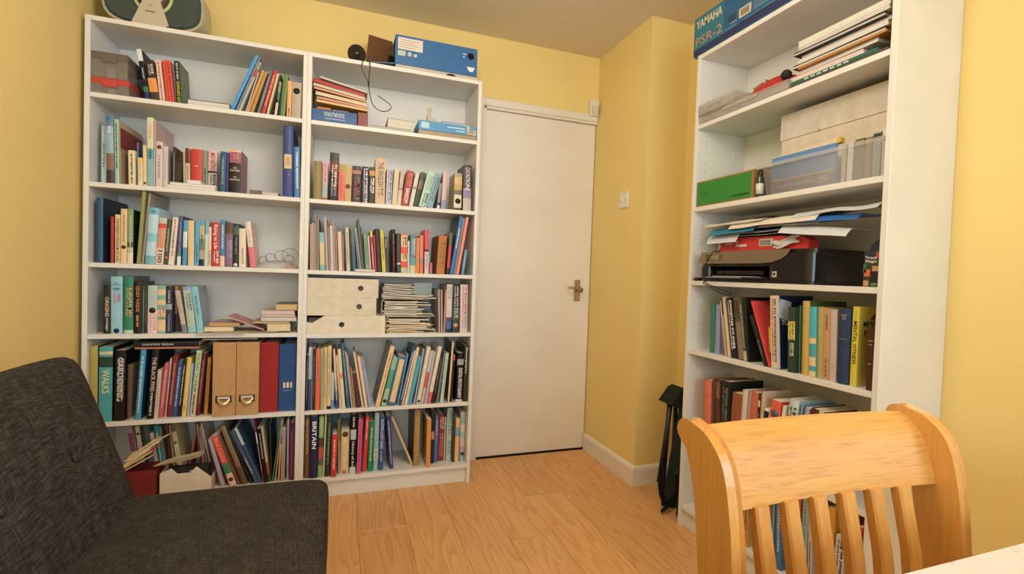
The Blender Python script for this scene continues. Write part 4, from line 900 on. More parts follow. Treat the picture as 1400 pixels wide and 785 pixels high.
# plastic organiser cases on the top shelf
def organiser(label, x, y, z, w_, d_, h_, lid, body, rot=0, cells=4, loc=None, lh=.018):
    t = thing('storage_case', label, 'case', (x, y, z), (0, 0, rot), 'plastic compartment cases')
    mb = MB(); th = .002
    for a in ((0, w_, 0, th, 0, h_ - lh), (0, w_, d_ - th, d_, 0, h_ - lh), (0, th, th, d_ - th, 0, h_ - lh), (w_ - th, w_, th, d_ - th, 0, h_ - lh), (th, w_ - th, th, d_ - th, 0, th)): mb.box(*a, body, 'clear')
    mb.build('tray', t)
    for k in range(1, cells):
        mb = MB(); mb.box(w_ * k / cells, w_ * k / cells + .0015, th, d_ - th, th, h_ - lh - .002, body, 'clear'); mb.build('divider', t)
    mb = MB(); mb.box(-.001, w_ + .001, -.001, d_ + .001, h_ - lh, h_, lid, 'plastic' if lid != body else 'clear', .002); mb.build('lid', t)
    mb = MB(); mb.box(w_ * .3, w_ * .7, -.004, -.0012, h_ - lh - .01, h_ - .004, lid, 'plastic' if lid != body else 'clear'); mb.build('catch', t)
    for k in range(cells):
        mb = MB(); mb.box(w_ * k / cells + .006, w_ * (k + 1) / cells - .006, .012, d_ - .03, th, (h_ - lh) * (.35 + .3 * (k % 2)), ('8a7d72', 'a89c90', '776a60', '9a9088')[k % 4], 'matte'); mb.build('contents', t)
    return t
organiser('clear compartment case with a bright red lid, lowest on the top shelf', .0205, -.278, 1.7243, .122, .2, .062, 'c4332c', 'a8a098', cells=3, lh=.024)
organiser('taller clear compartment case with a grey lid, stacked on the red-lidded one', .0205, -.278, 1.7868, .118, .2, .1, '6c6258', 'a8a098', cells=3, lh=.03)
# boombox
t = thing('cd_radio', 'grey-green portable radio with round disc player on top of the corner bookcase', 'radio', (.21, -.16, 2.0203))
def blob(hw, hh, n=3.2, N=40):
    return [(hw * abs(math.cos(q)) ** (2 / n) * (1 if math.cos(q) >= 0 else -1), hh * abs(math.sin(q)) ** (2 / n) * (1 if math.sin(q) >= 0 else -1)) for q in [2 * math.pi * k / N for k in range(N)]]
def loft(mb, layers, col, mat):
    n = len(layers[0]); vs = [p for l in layers for p in l]
    mb.add(vs, [[i * n + k, i * n + (k + 1) % n, (i + 1) * n + (k + 1) % n, (i + 1) * n + k] for i in range(len(layers) - 1) for k in range(n)], col, mat, True); mb.add(vs, [list(range(n)), list(range((len(layers) - 1) * n, len(layers) * n))], col, mat)
mb = MB(); zc = .112
loft(mb, [[(x * f, y, zc + z * f2) for x, z in blob(.18, .11)] for y, f, f2 in ((.1, .8, .8), (.08, .94, .95), (.03, 1, 1), (-.05, 1, 1), (-.075, .985, .97))], 'b8ad98', 'plastic'); mb.build('casing', t)
for sg in (-1, 1):
    mb = MB(); pts = [(x, z) for x, z in blob(.168, .098) if x * sg > .03]; pts.sort(key=lambda p: math.atan2(p[1], p[0] * sg)); pts = [(sg * .03, -.098)] + pts + [(sg * .03, .098)]
    loft(mb, [[(x * f, y, zc + z * f) for x, z in pts] for y, f in ((-.074, 1), (-.083, .985), (-.088, .95))], '4e5850', 'cloth'); mb.build('speaker_grille', t)
mb = MB(); mb.prism([(-.07, 0), (.062, 0), (.022, .125), (-.022, .125)], 1, -.1, -.07, 'c8bba4', 'plastic'); fp = mb.build('front_panel', t, (0, 0, .006))
mb = MB(); mb.box(-.022, .012, -.1006, -.0995, .055, .059, '5a5248', 'print'); mb.box(-.012, .002, -.1006, -.0995, .078, .086, 'b0a48e', 'print'); mb.build('logo', fp)['kind'] = 'stuff'
mb = MB(); mb.tube([(.066 * math.cos(q * math.pi / 16), -.093, .135 + .075 * math.sin(q * math.pi / 16)) for q in range(32)], .0065, 'b4c488', 'plastic', 8, True); mb.build('disc_ring', t)
mb = MB(); mb.lathe([(.058, -.09), (.058, -.084)], '5c4630', 'gloss', 32, (0, 0, .135), 1); mb.build('disc_window', t)
mb = MB(); mb.tube([(.045, -.098, .003), (.055, -.1, .012), (.07, -.1, .014), (.09, -.098, .006)], .0025, '222', 'plastic'); mb.build('cable', t)
mb = MB(); mb.tube([(-.13, .02, .19), (-.12, .03, .24), (-.06, .03, .262), (.06, .03, .262), (.12, .03, .24), (.13, .02, .19)], .011, 'b8ad98', 'plastic'); mb.build('handle', t)
for k in range(4):
    mb = MB(); mb.box(.05 + k * .022, .066 + k * .022, -.02, .0, .214, .224, 'd8d0c4', 'plastic', .002); mb.build('button', t)
# blue box, white tray under it and webcam on the door bookcase
t = thing('cardboard_tray', 'flat off-white cardboard tray under the blue box on the door bookcase', 'box', (1.18, -.268, 2.0203))
mb = MB(); mb.box(0, .397, 0, .16, 0, .003, 'c8bca8', 'board'); mb.box(0, .4, 0, .003, .003, .02, 'cfc4b2', 'board'); mb.box(0, .4, .157, .16, .003, .02, 'cfc4b2', 'board'); mb.box(0, .003, .003, .157, .003, .02, 'cfc4b2', 'board'); mb.box(.397, .4, .003, .157, .003, .02, 'cfc4b2', 'board'); mb.build('tray', t)
mb = MB(); mb.prism([(.265 + .024 * math.cos(math.pi * q / 10), .003 + .013 * math.sin(math.pi * q / 10)) for q in range(11)], 1, -.0012, -.0001, '2a2420', 'matte'); mb.build('dark_cutout', t)
t = thing('product_box', 'blue printed cardboard box lying open at one end on the door bookcase', 'box', (1.176, -.272, 2.0409))
w_, h_, d_, th = .398, .135, .165, .003; bl = '2468a6'
mb = MB(); mb.box(0, w_, 0, th, 0, h_, bl, 'print'); mb.box(0, w_, d_ - th, d_, 0, h_, bl, 'print'); mb.box(0, w_, th, d_ - th, 0, th, bl, 'print'); mb.box(0, w_, th, d_ - th, h_ - th, h_, bl, 'print'); mb.box(w_ - th, w_, th, d_ - th, th, h_ - th, '2a4a66', 'print'); mb.build('sleeve', t)
mb = MB(); mb.X = Matrix.Translation((0, d_ - .003, 0)) @ Matrix.Rotation(R(12), 4, 'Z'); mb.prism([(0, .004), (-.13, .02), (-.118, .172), (0, .168)], 1, -.0015, .0015, '70492a', 'board'); mb.build('back_flap', t)
mb = MB(); mb.X = Matrix.Rotation(R(-7), 4, 'Y'); mb.box(-.115, -.001, .004, d_ - .01, -.0005, .0025, '5c86ac', 'print'); mb.build('bottom_flap', t)
mb = MB(); mb.X = Matrix.Translation((.004, .02, .036)) @ Matrix.Rotation(R(16), 4, 'Y'); mb.box(-.03, .1, .02, .11, .005, .07, '4a4038', 'board'); mb.build('inner_packing', t)
mb = MB(); mb.box(.012, .128, -.0006, 0, .07, .125, 'e6ddd2', 'paper')
for k in range(4): mb.box(.02, .112 - .02 * (k % 2), -.001, -.0005, .112 - k * .011, .115 - k * .011, 'c49a88', 'print')
mb.build('address_label', t)['kind'] = 'stuff'
mb = MB(); mb.box(.012, .048, -.0006, 0, .04, .064, 'c4cfb4', 'print'); mb.lathe([(.011, -.0006), (.011, 0)], 'cfd8e0', 'print', 14, (.067, 0, .052), 1); mb.lathe([(.009, -.0006), (.009, 0)], 'cfd8e0', 'print', 14, (.094, 0, .05), 1); mb.build('marks', t)['kind'] = 'stuff'
mb = MB(); mb.lathe([(.016, -.0008), (.015, 0)], '1a1a1e', 'print', 16, (.365, 0, .095), 1); mb.box(.325, .34, -.0006, 0, .098, .104, 'd0dae4', 'print'); mb.box(.325, .334, -.0006, 0, .084, .09, 'd0dae4', 'print'); mb.build('camera_picture', t)['kind'] = 'stuff'
mb = MB(); mb.prism([(.345, .042), (.388, .042), (.376, .02), (.358, .02)], 1, -.0006, 0, 'e8eef2', 'print'); mb.build('emblem', t)
t = thing('webcam', 'small round black webcam with a dangling lead on the door bookcase', 'webcam', (1.005, -.245, 2.0203))
mb = MB(); mb.X = Matrix.Translation((0, 0, .0415)) @ Matrix.Rotation(R(8), 4, 'X'); mb.lathe([(.026, .02), (.038, .012), (.041, 0), (.04, -.012), (.034, -.018), (.012, -.018), (.01, -.024), (.004, -.025)], '241f1c', 'plastic', 28, (0, 0, 0), 1); mb.build('body', t)
mb = MB(); mb.box(-.03, .03, -.02, .025, 0, .006, '241f1c', 'plastic', .002); mb.build('foot', t)
mb = MB(); P0 = Vector((1.005, -.245, 2.0203))
cp = [(1.035, -.243, 2.028), (1.036, -.275, 2.028), (1.034, -.291, 2.022), (1.026, -.292, 1.99), (1.033, -.292, 1.97), (1.055, -.292, 1.93), (1.061, -.291, 1.9), (1.068, -.29, 1.86), (1.078, -.288, 1.83), (1.098, -.286, 1.81), (1.12, -.285, 1.803), (1.148, -.285, 1.808), (1.165, -.286, 1.826), (1.155, -.288, 1.842), (1.13, -.289, 1.855), (1.1, -.29, 1.872)]
mb.tube([Vector(p) - P0 for p in cp], .0022, '1a1716', 'plastic', 6)
mb.tube([Vector(p) - P0 for p in [(1.052, -.243, 2.026), (1.058, -.278, 2.027), (1.062, -.2915, 2.02), (1.064, -.293, 1.99), (1.06, -.2935, 1.955), (1.061, -.2935, 1.905)]], .0022, '1a1716', 'plastic', 6)
mb.tube([Vector(p) - P0 for p in [(.974, -.24, 2.03), (.955, -.245, 2.036), (.94, -.255, 2.024)]], .002, '1a1716', 'plastic', 6); mb.build('lead', t)['kind'] = 'stuff'
# door bookcase, top shelf
gr = 'folders and magazines heaped on the top shelf of the door bookcase'
o = L(2, .8205, 1.012, .004, .2, 1.7243, 1.778, '2c5a98', '=', 'thick blue book lying upside down at the bottom of the heap')
text(o, 'SIGNALMAN', 'cdd', (.095, -.0045, .034), (R(90), R(180), 0), .085, .02, 'spine_title', bold=.01)
mb = MB(); mb.box(.055, .14, -.0036, -.001, .012, .016, 'a9b8cc', 'print'); mb.build('spine_lettering', o)
L(2, .84, .9, .03, .2, 1.7785, 1.795, 'c87a3a', 'd8883c', 'bundle with an orange cover edge on the blue book', 'magazine', group=gr)
L(2, .905, .975, .03, .2, 1.7785, 1.79, '9a9490', 'b8b0a8', 'grey magazine bundle in the middle of the heap', 'magazine', group=gr)
t = thing('folder_wallet', 'dark red document wallet standing beside the blue book in the heap', 'folder', (1.016, YB + .02, 1.7243), group=gr)
mb = MB(); mb.box(0, .045, 0, .2, 0, .068, '8c2a26', 'print', .002); mb.build('wallet', t)
hp = [(.836, 1.06, 1.806, .016, 'd8a860', 'e6c894', 'buff folder lowest of the sloping papers in the heap', 4), (.838, 1.062, 1.8245, .012, 'c88070', 'e6b8a4', 'salmon folder among the sloping papers in the heap', 5),
      (.832, 1.06, 1.839, .02, 'dcc8a0', 'ead8b4', 'thick cream folder bulging with sheets in the heap', 7), (.825, 1.055, 1.864, .014, 'b85848', 'e0c09c', 'rust-edged folder below the red binder in the heap', 9),
      (.822, 1.05, 1.883, .016, 'd0c0a0', 'e4d4b8', 'pale folder directly under the red binder', 10), (.8195, 1.045, 1.904, .022, 'b02026', '=', 'red ring binder lying near the top of the heap', 11.5), (.85, 1.06, 1.923, .012, 'c8c0b4', 'ded6ca', 'white paper wad topmost on the heap', 12.5)]
zr = 1.7965
for k, (a, b_, z, th, cv, fc, lb, tl) in enumerate(hp):
    th *= .74; tl *= .85; z = zr + (b_ - a) * math.sin(R(tl)) + .0012
    L(2, a, b_, .012 + .003 * (k % 3), .2, z, z + th, cv, fc, lb, 'binder' if 'binder' in lb else 'folder', tilt=tl, group=gr, name='ring_binder' if 'binder' in lb else 'document_folder'); zr += th + .0014
L(2, 1.064, 1.272, .01, .16, 1.7243, 1.732, 'd4ccc0', 'bbb', 'thin white booklet lying flat beside the heap, top shelf of door bookcase')
L(2, 1.072, 1.262, .014, .16, 1.7325, 1.739, '8a8680', 'd8d0c6', 'thin grey booklet lying on the white one, top shelf of door bookcase')
L(2, 1.15, 1.275, .03, .16, 1.7395, 1.788, '8a8078', 'e2dad0', 'thick paperback with pages outward lying beside the blue game box', tilt=2, group=None)
t = thing('game_box', 'light blue game box lying on the top shelf of the door bookcase', 'box', (1.294, YB + .004, 1.7243))
mb = MB(); mb.box(0, .285, 0, .2, 0, .02, 'b09878', 'print', .001); mb.build('tray', t)
mb = MB(); mb.box(-.001, .286, -.002, .202, .0205, .066, '4a98d0', 'print', .0015); ld = mb.build('lid', t)
mb = MB(); mb.box(.012, .05, -.0028, -.001, .03, .058, 'b8d8ea', 'print'); mb.box(.14, .225, -.0028, -.001, .046, .051, 'd4e6f0', 'print'); mb.box(.18, .225, -.0028, -.001, .033, .037, 'd4e6f0', 'print')
for k in range(7): mb.box(.236 + .016 * (k % 3), .25 + .016 * (k % 3), -.0028, -.001, .022 + .014 * (k // 3), .035 + .014 * (k // 3), ('c8b49c', 'd8a878', 'b8c4b8', 'd0bca0', 'c88a6a', 'a8b4b0', 'd8ccb4')[k], 'print')
mb.build('lid_print', ld)['kind'] = 'stuff'
L(2, 1.41, 1.55, .03, .12, 1.791, 1.806, '28509a', 'd8d4d0', 'thin blue book lying on the light blue game box')
t = thing('bird_figurine', 'small cream bird figurine standing on the light blue game box', 'figurine', (1.365, -.2, 1.791))
mb = MB(); mb.tube([(.03, 0, .012), (.012, 0, .018), (-.004, 0, .024), (-.012, 0, .04), (-.01, 0, .06), (-.008, 0, .076)], [.006, .016, .018, .011, .007, .006], 'd8ccb4', 'matte', 12); mb.build('body', t)
mb = MB(); mb.lathe([(.002, -.012), (.009, -.006), (.01, 0), (.007, .007), (.001, .01)], 'd8ccb4', 'matte', 12, (-.008, 0, .082)); mb.build('head', t)
mb = MB(); mb.lathe([(.004, 0), (.0005, .012)], '4a4038', 'matte', 8, (.034, 0, .006), 0); mb.build('tail_tip', t)
mb = MB(); mb.box(-.045, .0, -.012, .012, 0, .008, '8a8260', 'matte', .003); mb.box(.0, .02, -.01, .01, 0, .004, 'c8bca4', 'matte'); mb.build('base', t)
# door bookcase, fourth shelf: box files on their sides and papers
gr = 'white box files lying in a pile on the fourth shelf of the door bookcase'
def flatfile(x0, x1, z0, z1, hx_, col, label, open_=False):
    t = thing('box_file', label, 'box file', (x0, YB + .004, z0), group=gr)
    w_, h_, d_ = x1 - x0, z1 - z0, .235; r_ = .0125; N = 24; zc = h_ * .5; cx_ = hx_ - x0
    xa = .075 if open_ else 0.
    mb = MB(); ring = [(cx_ + r_ * math.cos(2 * math.pi * k / N), 0, zc + r_ * math.sin(2 * math.pi * k / N)) for k in range(N)]
    sq = []
    for k in range(N):
        c_, s_ = math.cos(2 * math.pi * k / N), math.sin(2 * math.pi * k / N); m_ = max(abs(c_), abs(s_)); sq.append((cx_ + .03 * c_ / m_, 0, zc + .03 * s_ / m_))
    mb.add(ring + sq, [[k, (k + 1) % N, N + (k + 1) % N, N + k] for k in range(N)], col, 'board')
    mb.add([(p[0], .02, p[2]) for p in ring] + ring, [[k, (k + 1) % N, N + (k + 1) % N, N + k] for k in range(N)], 'a89c8c', 'board')
    def q(a, b_, c_, d_2): mb.add([(a, 0, c_), (b_, 0, c_), (b_, 0, d_2), (a, 0, d_2)], [[0, 1, 2, 3]], col, 'board')
    q(xa, cx_ - .03, 0, h_); q(cx_ + .03, w_, 0, h_); q(cx_ - .03, cx_ + .03, 0, zc - .03); q(cx_ - .03, cx_ + .03, zc + .03, h_)
    if open_: mb.prism([(0, 0), (.075, 0), (.075, h_), (.022, .05), (0, .055)], 1, -.001, .001, col, 'board')
    mb.box(0, w_, .0005, d_, 0, .002, col, 'board'); mb.box(xa, w_, .0005, d_, h_ - .002, h_, col, 'board'); mb.box(0, .002, .0005, d_, .002, .05 if open_ else h_ - .002, col, 'board'); mb.box(w_ - .002, w_, .0005, d_, .002, h_ - .002, col, 'board'); mb.box(.002, w_ - .002, d_ - .002, d_, .002, h_ - .002, col, 'board'); mb.build('box', t)
    mb = MB(); mb.box(.006, w_ - .006, .025, d_ - .01, .003, h_ - .012, '6a625a' if open_ else '8c8478', 'paper'); mb.build('papers', t)
    return t
flatfile(.8195, 1.163, .7643, .8485, .968, 'ebe0cc', 'lowest white box file, its corner torn open', True)
flatfile(.8195, 1.12, .849, .9315, 1.043, 'e6dac4', 'middle white box file between the two others')
flatfile(.8195, 1.128, .932, 1.0195, 1.048, 'e4d8c4', 'topmost white box file with a finger hole')
gr = 'bundles of papers stacked on the fourth shelf of the door bookcase'
def holder(x0, x1, z0, z1, label, cols, sd):
    t = thing('magazine_holder', label, 'magazine holder', (x0, YB + .004, z0), group='cardboard magazine holders lying on their sides')
    w_, h_, d_ = x1 - x0, z1 - z0, .23; N = 8
    mb = MB(); prof = [(w_, 0), (.018, 0), (.006, .004), (.001, .014), (0, h_ * .5), (.001, h_ - .014), (.006, h_ - .004), (.018, h_), (w_ * .75, h_)]; inn = [(w_ * .75, h_ - .002), (.019, h_ - .002), (.008, h_ - .006), (.003, h_ - .015), (.002, h_ * .5), (.003, .015), (.008, .006), (.019, .002), (w_, .002)]
    n = len(prof)
    for a, b_ in zip(range(n - 1), range(1, n)):
        o1, o2, i1, i2 = prof[a], prof[b_], inn[n - 1 - a], inn[n - 1 - b_]
        mb.add([(p[0], y, p[1]) for y in (0, d_) for p in (o1, o2, i2, i1)], [[0, 1, 2, 3], [4, 5, 6, 7], [0, 1, 5, 4], [2, 3, 7, 6]], 'e0d2b8', 'board', False)
    mb.build('shell', t); rnd = random.Random(sd); z = .004; k = 0
    while z < h_ - .014:
        th = rnd.uniform(.003, .008); mb = MB(); a = rnd.uniform(.004, .02); c = cols[k % len(cols)]; ww = w_ * rnd.uniform(.6, .97); tl = rnd.uniform(-.003, .003)
        mb.grid(lambda u, v, a=a, ww=ww, z=z, tl=tl, th=th, k=k: (a + (ww - a) * u, .006 + .003 * math.sin(k * 2.1 + 5 * u) + .2 * v, z + th * .7 + tl * math.sin(3 * u + k)), 8, 2, c, 'paper', True, th * .75); mb.build('paper_bundle', t); z += th; k += 1
    return t
holder(1.166, 1.412, .7643, .846, 'lower cardboard magazine holder on its side, packed with cream papers', ['e2d6c0', 'd9a05c', 'e8dfce', 'd8ccb8', 'e4d8c4'], 3)
holder(1.145, 1.40, .8465, .93, 'upper cardboard magazine holder on its side, packed with white papers', ['e4d9c2', 'dcd4c6', 'e8e0d0', 'd4c8b2', 'e6dcc6', 'cfc6b8'], 8)
for k, (a, b_, z, th, c, lb) in enumerate([(1.145, 1.405, .931, .02, 'dcd2c4', 'wide bundle of pale papers on the upper magazine holder'), (1.15, 1.31, .952, .016, 'd8cabc', 'pinkish paper bundle second from the top of the stack'), (1.148, 1.3, .969, .014, 'e0d6ca', 'white paper bundle with curled edges near the stack top'), (1.155, 1.305, .984, .017, 'd4cac0', 'topmost paper bundle under the shelf above')]):
    t = thing('paper_bundle', lb, 'paper', (a, YB + .008, z), group=gr); n = 4
    for j in range(n):
        mb = MB(); ww = (b_ - a) * (1 - .06 * ((j * 7 + k * 3) % 4)); zz = th * j / n
        mb.grid(lambda u, v, ww=ww, zz=zz, j=j, k=k: (ww * u, .003 * math.sin(9 * u + j + k) + .2 * v, zz + th / n * .8 + .0012 * math.sin(7 * u + 2 * j + k)), 10, 2, c if j % 2 else 'e8e2da', 'paper', True, th / n * .55); mb.build('sheets', t)
t = thing('clear_folder', 'pale green plastic folder standing behind the paper bundles', 'folder', (1.31, YB + .12, .9315)); mb = MB(); mb.box(0, .09, 0, .004, 0, .075, 'b4c4bc', 'plastic'); mb.build('cover', t)
# third shelf flat book
L(2, 1.02, 1.11, -.004, .055, 1.0543, 1.0665, 'c4b49c', 'eee8e0', 'small white book lying flat before the red and yellow books, third shelf')
# ------------------------------------------------------------------ side bookcase
def at3(u, s, z): return (X3 + s, -u, z)
r3 = (0, 0, R(-90))
t = thing('keyboard_box', 'long blue keyboard carton on top of the side bookcase', 'box', at3(.894, .0, 2.0203), r3)
mb = MB(); mb.box(0, .78, 0, .262, 0, .168, '20608e', 'print', .004); mb.build('carton', t)
mb = MB(); mb.box(.001, .779, -.0006, .001, .005, .03, '2c3560', 'print'); mb.box(.001, .172, -.0006, .001, .031, .162, '28788f', 'print'); mb.box(.18, .24, -.0006, .001, .034, .04, '5a84a0', 'print'); mb.box(.28, .775, -.0006, .001, .036, .0375, '7a9ab0', 'print')
mb.box(.26, .775, -.0008, .001, .0305, .032, '141c30', 'print'); mb.box(.195, .235, -.0006, .001, .058, .085, '1c4a64', 'print'); mb.box(.21, .24, -.0008, .001, .05, .054, 'a8a890', 'print'); mb.build('carton_print', t)['kind'] = 'stuff'
mb = MB(); mb.box(.252, .31, -.0008, .001, .05, .086, 'd6c8b0', 'paper')
for k in range(9): mb.box(.262 + k * .0045, .2645 + k * .0045 - .001 * (k % 2), -.0014, -.0007, .056, .08, '4a2c1c', 'print')
mb.build('barcode_label', t)['kind'] = 'stuff'
for k in range(5): 
    mb = MB(); mb.box(.32, .56 - .03 * (k % 3), -.0006, .001, .052 + k * .0085, .0545 + k * .0085, '86a0b0', 'print'); mb.build('print_line', t)
text(t, 'YAMAHA', 'dcccb0', (.088, -.0012, .13), (R(90), 0, 0), .15, .036, 'lettering', bold=.025)
text(t, 'PSR-2', 'c8906c', (.088, -.0012, .058), (R(90), 0, 0), .15, .036, 'lettering')
# top shelf
t = organiser('shallow clear compartment tray lowest on the top shelf of the side bookcase', *at3(.953, -.002, 1.7243), .43, .15, .034, 'd4ccc4', 'd4ccc4', R(-90), 6, lh=.008)
t = organiser('small clear lidded case of fittings on the shallow tray', *at3(.945, -.004, 1.7587), .2, .14, .045, 'cfc6bc', 'cfc6bc', R(-90), 4, lh=.012)
t = thing('red_pouch', 'crumpled red pouch lying on the clear tray, top shelf of side bookcase', 'pouch', at3(1.165, .02, 1.7587), r3)
mb = MB(); mb.grid(lambda a, b_: (.21 * a, .12 * b_, .002 + .056 * (math.sin(math.pi * a) * math.sin(math.pi * b_)) ** .5 + .008 * noise.noise(Vector((a * 5, b_ * 4, 1))) * math.sin(math.pi * a)), 12, 8, 'c0281e', 'cloth'); mb.build('pouch', t)
mb = MB(); mb.X = Matrix.Translation((.02, .03, .03)) @ Matrix.Rotation(R(-12), 4, 'Y'); mb.box(0, .06, .0, .03, 0, .014, '9a7650', 'board'); mb.box(.05, .056, -.002, .032, -.002, .018, 'd8c8a8', 'paper'); mb.build('tag', t)
t = thing('black_clamp', 'small black clamp beside the red pouch, top shelf of side bookcase', 'clamp', at3(1.345, .03, 1.7592), r3)
mb = MB(); mb.lathe([(.008, -.016), (.017, -.008), (.018, .004), (.01, .014)], '2c2a26', 'matte', 12, (0, 0, .031)); mb.build('knob', t)
mb = MB(); mb.tube([(-.02, .0, .008), (0, 0, .014), (.03, .005, .006), (.05, .01, .004)], .005, '2c2a26', 'matte'); mb.build('jaw', t)
gr = 'magazines and folders stacked on the top shelf of the side bookcase'
ps = [(1.33, 1.70, .006, '3a3632', '8a8078', 'thin dark folder lowest in the magazine stack'), (1.385, 1.665, .013, '2c6a56', '=', 'green covered magazine with white lettering near the stack bottom'), (1.375, 1.62, .017, 'c88078', 'e6dcd4', 'white booklet with a pink edge in the magazine stack'),
      (1.40, 1.66, .012, 'd8d2cc', 'e2dcd6', 'thin white magazine above the pink-edged booklet'), (1.41, 1.69, .006, 'c07830', 'd8b040', 'thin orange and yellow booklet in the magazine stack'), (1.39, 1.68, .012, '3a3634', 'd8d0c8', 'black backed magazine low in the stack'), (1.40, 1.69, .015, 'd4cec8', 'e6e0da', 'white magazine in the middle of the stack'),
      (1.41, 1.698, .01, 'a8a49e', 'd0c8c0', 'grey magazine in the middle of the stack'), (1.395, 1.68, .012, '2e2a28', 'c8c0b8', 'second black backed magazine higher in the stack'), (1.405, 1.695, .014, 'c8c2bc', 'dcd6d0', 'pale grey magazine near the stack top'), (1.40, 1.69, .021, 'dcd6ce', 'e8e2da', 'thick white catalogue topmost on the stack')]
z = 1.7247
for k, (a, b_, th, cv, fc, lb) in enumerate(ps):
    o = L(3, a, b_, .004 + .01 * ((k * 5) % 4) / 2, .2, z, z + th, cv, fc, lb, 'magazine', yaw=(k % 3 - 1) * .8, group=gr); z += th + .0012
    if 'green' in lb:
        mb = MB()
        for j in range(7): mb.box(.05 + .022 * j, .05 + .022 * j + .015, -.0014, .001, .004, .0095, 'c8d4cc', 'print')
        mb.build('spine_lettering', o)['kind'] = 'stuff'
# second shelf
t = thing('white_carton', 'large white cardboard carton standing at the back of the side bookcase', 'box', at3(1.262, .115, 1.3763), r3)
mb = MB(); mb.box(0, .425, 0, .135, 0, .3, 'e4d4c2', 'board', .002); mb.build('carton', t)
mb = MB(); mb.X = Matrix.Translation((0, -.0015, .3)) @ Matrix.Rotation(R(0), 4, 'X'); mb.prism([(-.001, .006), (-.002, -.085), (.139, -.085), (.137, .006)], 0, -.003, .428, 'dcd2c4', 'board'); mb.build('lid', t)
mb = MB(); mb.box(.15, .152, -.004, -.0018, .212, .222, '6a6058', 'matte'); mb.build('tear', t)
t = thing('green_box', 'green and brown cardboard box lying at the far end, second shelf of side bookcase', 'box', at3(.944, .008, 1.3763), r3)
w_, h_, d_ = .3, .106, .2
mb = MB()
for a in ((0, w_, 0, .003, 0, h_), (0, w_, d_ - .003, d_, 0, h_), (0, .003, .003, d_ - .003, 0, h_), (w_ - .003, w_, .003, d_ - .003, 0, h_), (.003, w_ - .003, .003, d_ - .003, 0, .003)): mb.box(*a, 'a87a48', 'board')
mb.build('box', t)
mb = MB(); mb.box(.007, w_ - .008, -.0008, .001, .006, h_ - .006, '2f8a2c', 'print'); fp = mb.build('front_print', t)
mb = MB()
for k in range(11): mb.box(.2 + k * .0075, .2055 + k * .0075, -.0014, -.0007, .018, .0245, '1c3c18', 'print')
mb.box(.02, .06, -.0014, -.0007, .052, .0545, '1c5418', 'print'); mb.build('lettering', fp)['kind'] = 'stuff'
mb = MB(); mb.X = Matrix.Translation((0, .012, h_)) @ Matrix.Rotation(R(11), 4, 'X'); mb.box(.004, w_ - .004, 0, .18, .0005, .003, '6aa458', 'board'); mb.build('lid_flap', t)
t = thing('small_bottle', 'little white-labelled bottle between the green box and the clear tub', 'bottle', at3(1.262, .022, 1.3763), r3)
mb = MB(); mb.lathe([(.0, 0), (.012, .001), (.013, .004), (.013, .07), (.009, .08), (.007, .084)], '2c4a30', 'gloss', 16); mb.build('body', t)
mb = MB(); mb.lathe([(.0133, .012), (.0133, .05)], 'dcd8d0', 'paper', 16); mb.build('bottle_label', t)
mb = MB(); mb.lathe([(.008, .082), (.009, .084), (.009, .098), (.006, .1)], '3a3430', 'plastic', 14); mb.build('cap', t)
t = thing('clear_tub', 'clear plastic tub holding photo packs, second shelf of side bookcase', 'tub', at3(1.281, .004, 1.3763), r3)
w_, h_, d_ = .42, .112, .1
mb = MB(); b0 = .02
def fr4(x0, x1, y0, y1, z): return [(x0, y0, z), (x1, y0, z), (x1, y1, z), (x0, y1, z)]
loft(mb, [fr4(b0, w_ - .006, .008, d_ - .006, .0005), fr4(b0 * .3, w_ - .003, .002, d_ - .002, h_ - .012)], 'cfcac6', 'clear'); mb.f.pop(); mb.c.pop(); mb.m.pop(); mb.sm.pop(); mb.build('basin', t)
mb = MB()
for a in ((-.018, w_, -.006, .004), (-.018, w_, d_ - .004, d_ + .004), (-.018, .008, .0041, d_ - .0041), (w_ - .008, w_, .0041, d_ - .0041)): mb.box(a[0], a[1], a[2], a[3], h_ - .014, h_ - .002, 'd0cac4', 'clear')
mb.build('rim', t)
t2 = thing('photo_wallet', 'blue photo enlargement wallet standing in the clear tub', 'wallet', at3(1.311, .02, 1.3785), r3)
mb = MB(); mb.box(0, .235, 0, .012, 0, .128, '5a8ac0', 'print', .001); mb.box(.0, .235, -.0006, .001, .002, .045, '7a7488', 'print'); mb.box(.01, .23, -.0009, .001, .0445, .048, 'c8b070', 'print'); mb.build('front', t2)
mb = MB(); mb.X = Matrix.Translation((0, .013, .118)) @ Matrix.Rotation(R(-3), 4, 'Y'); mb.prism([(0, 0), (.022, 0), (.022, .012), (.006, .018), (0, .014)], 0, -.01, .228, 'e2cfae', 'paper'); mb.box(.228, .24, .002, .02, 0, .015, 'd8b428', 'print'); mb.build('top_fold', t2)
text(t2, 'instant enlargements', 'c8c0c0', (.1, -.0014, .022), (R(90), R(180), 0), .14, .012, 'lettering')
mb = MB(); mb.tube([(.2 + .021 * math.cos(q * .5236), -.001, .022 + .01 * math.sin(q * .5236)) for q in range(12)], .0009, 'd8d4d4', 'print', 4, True); mb.build('oval_mark', t2)
text(t2, 'max', 'd8d4d4', (.2, -.0014, .022), (R(90), R(180), 0), .026, .009, 'lettering')
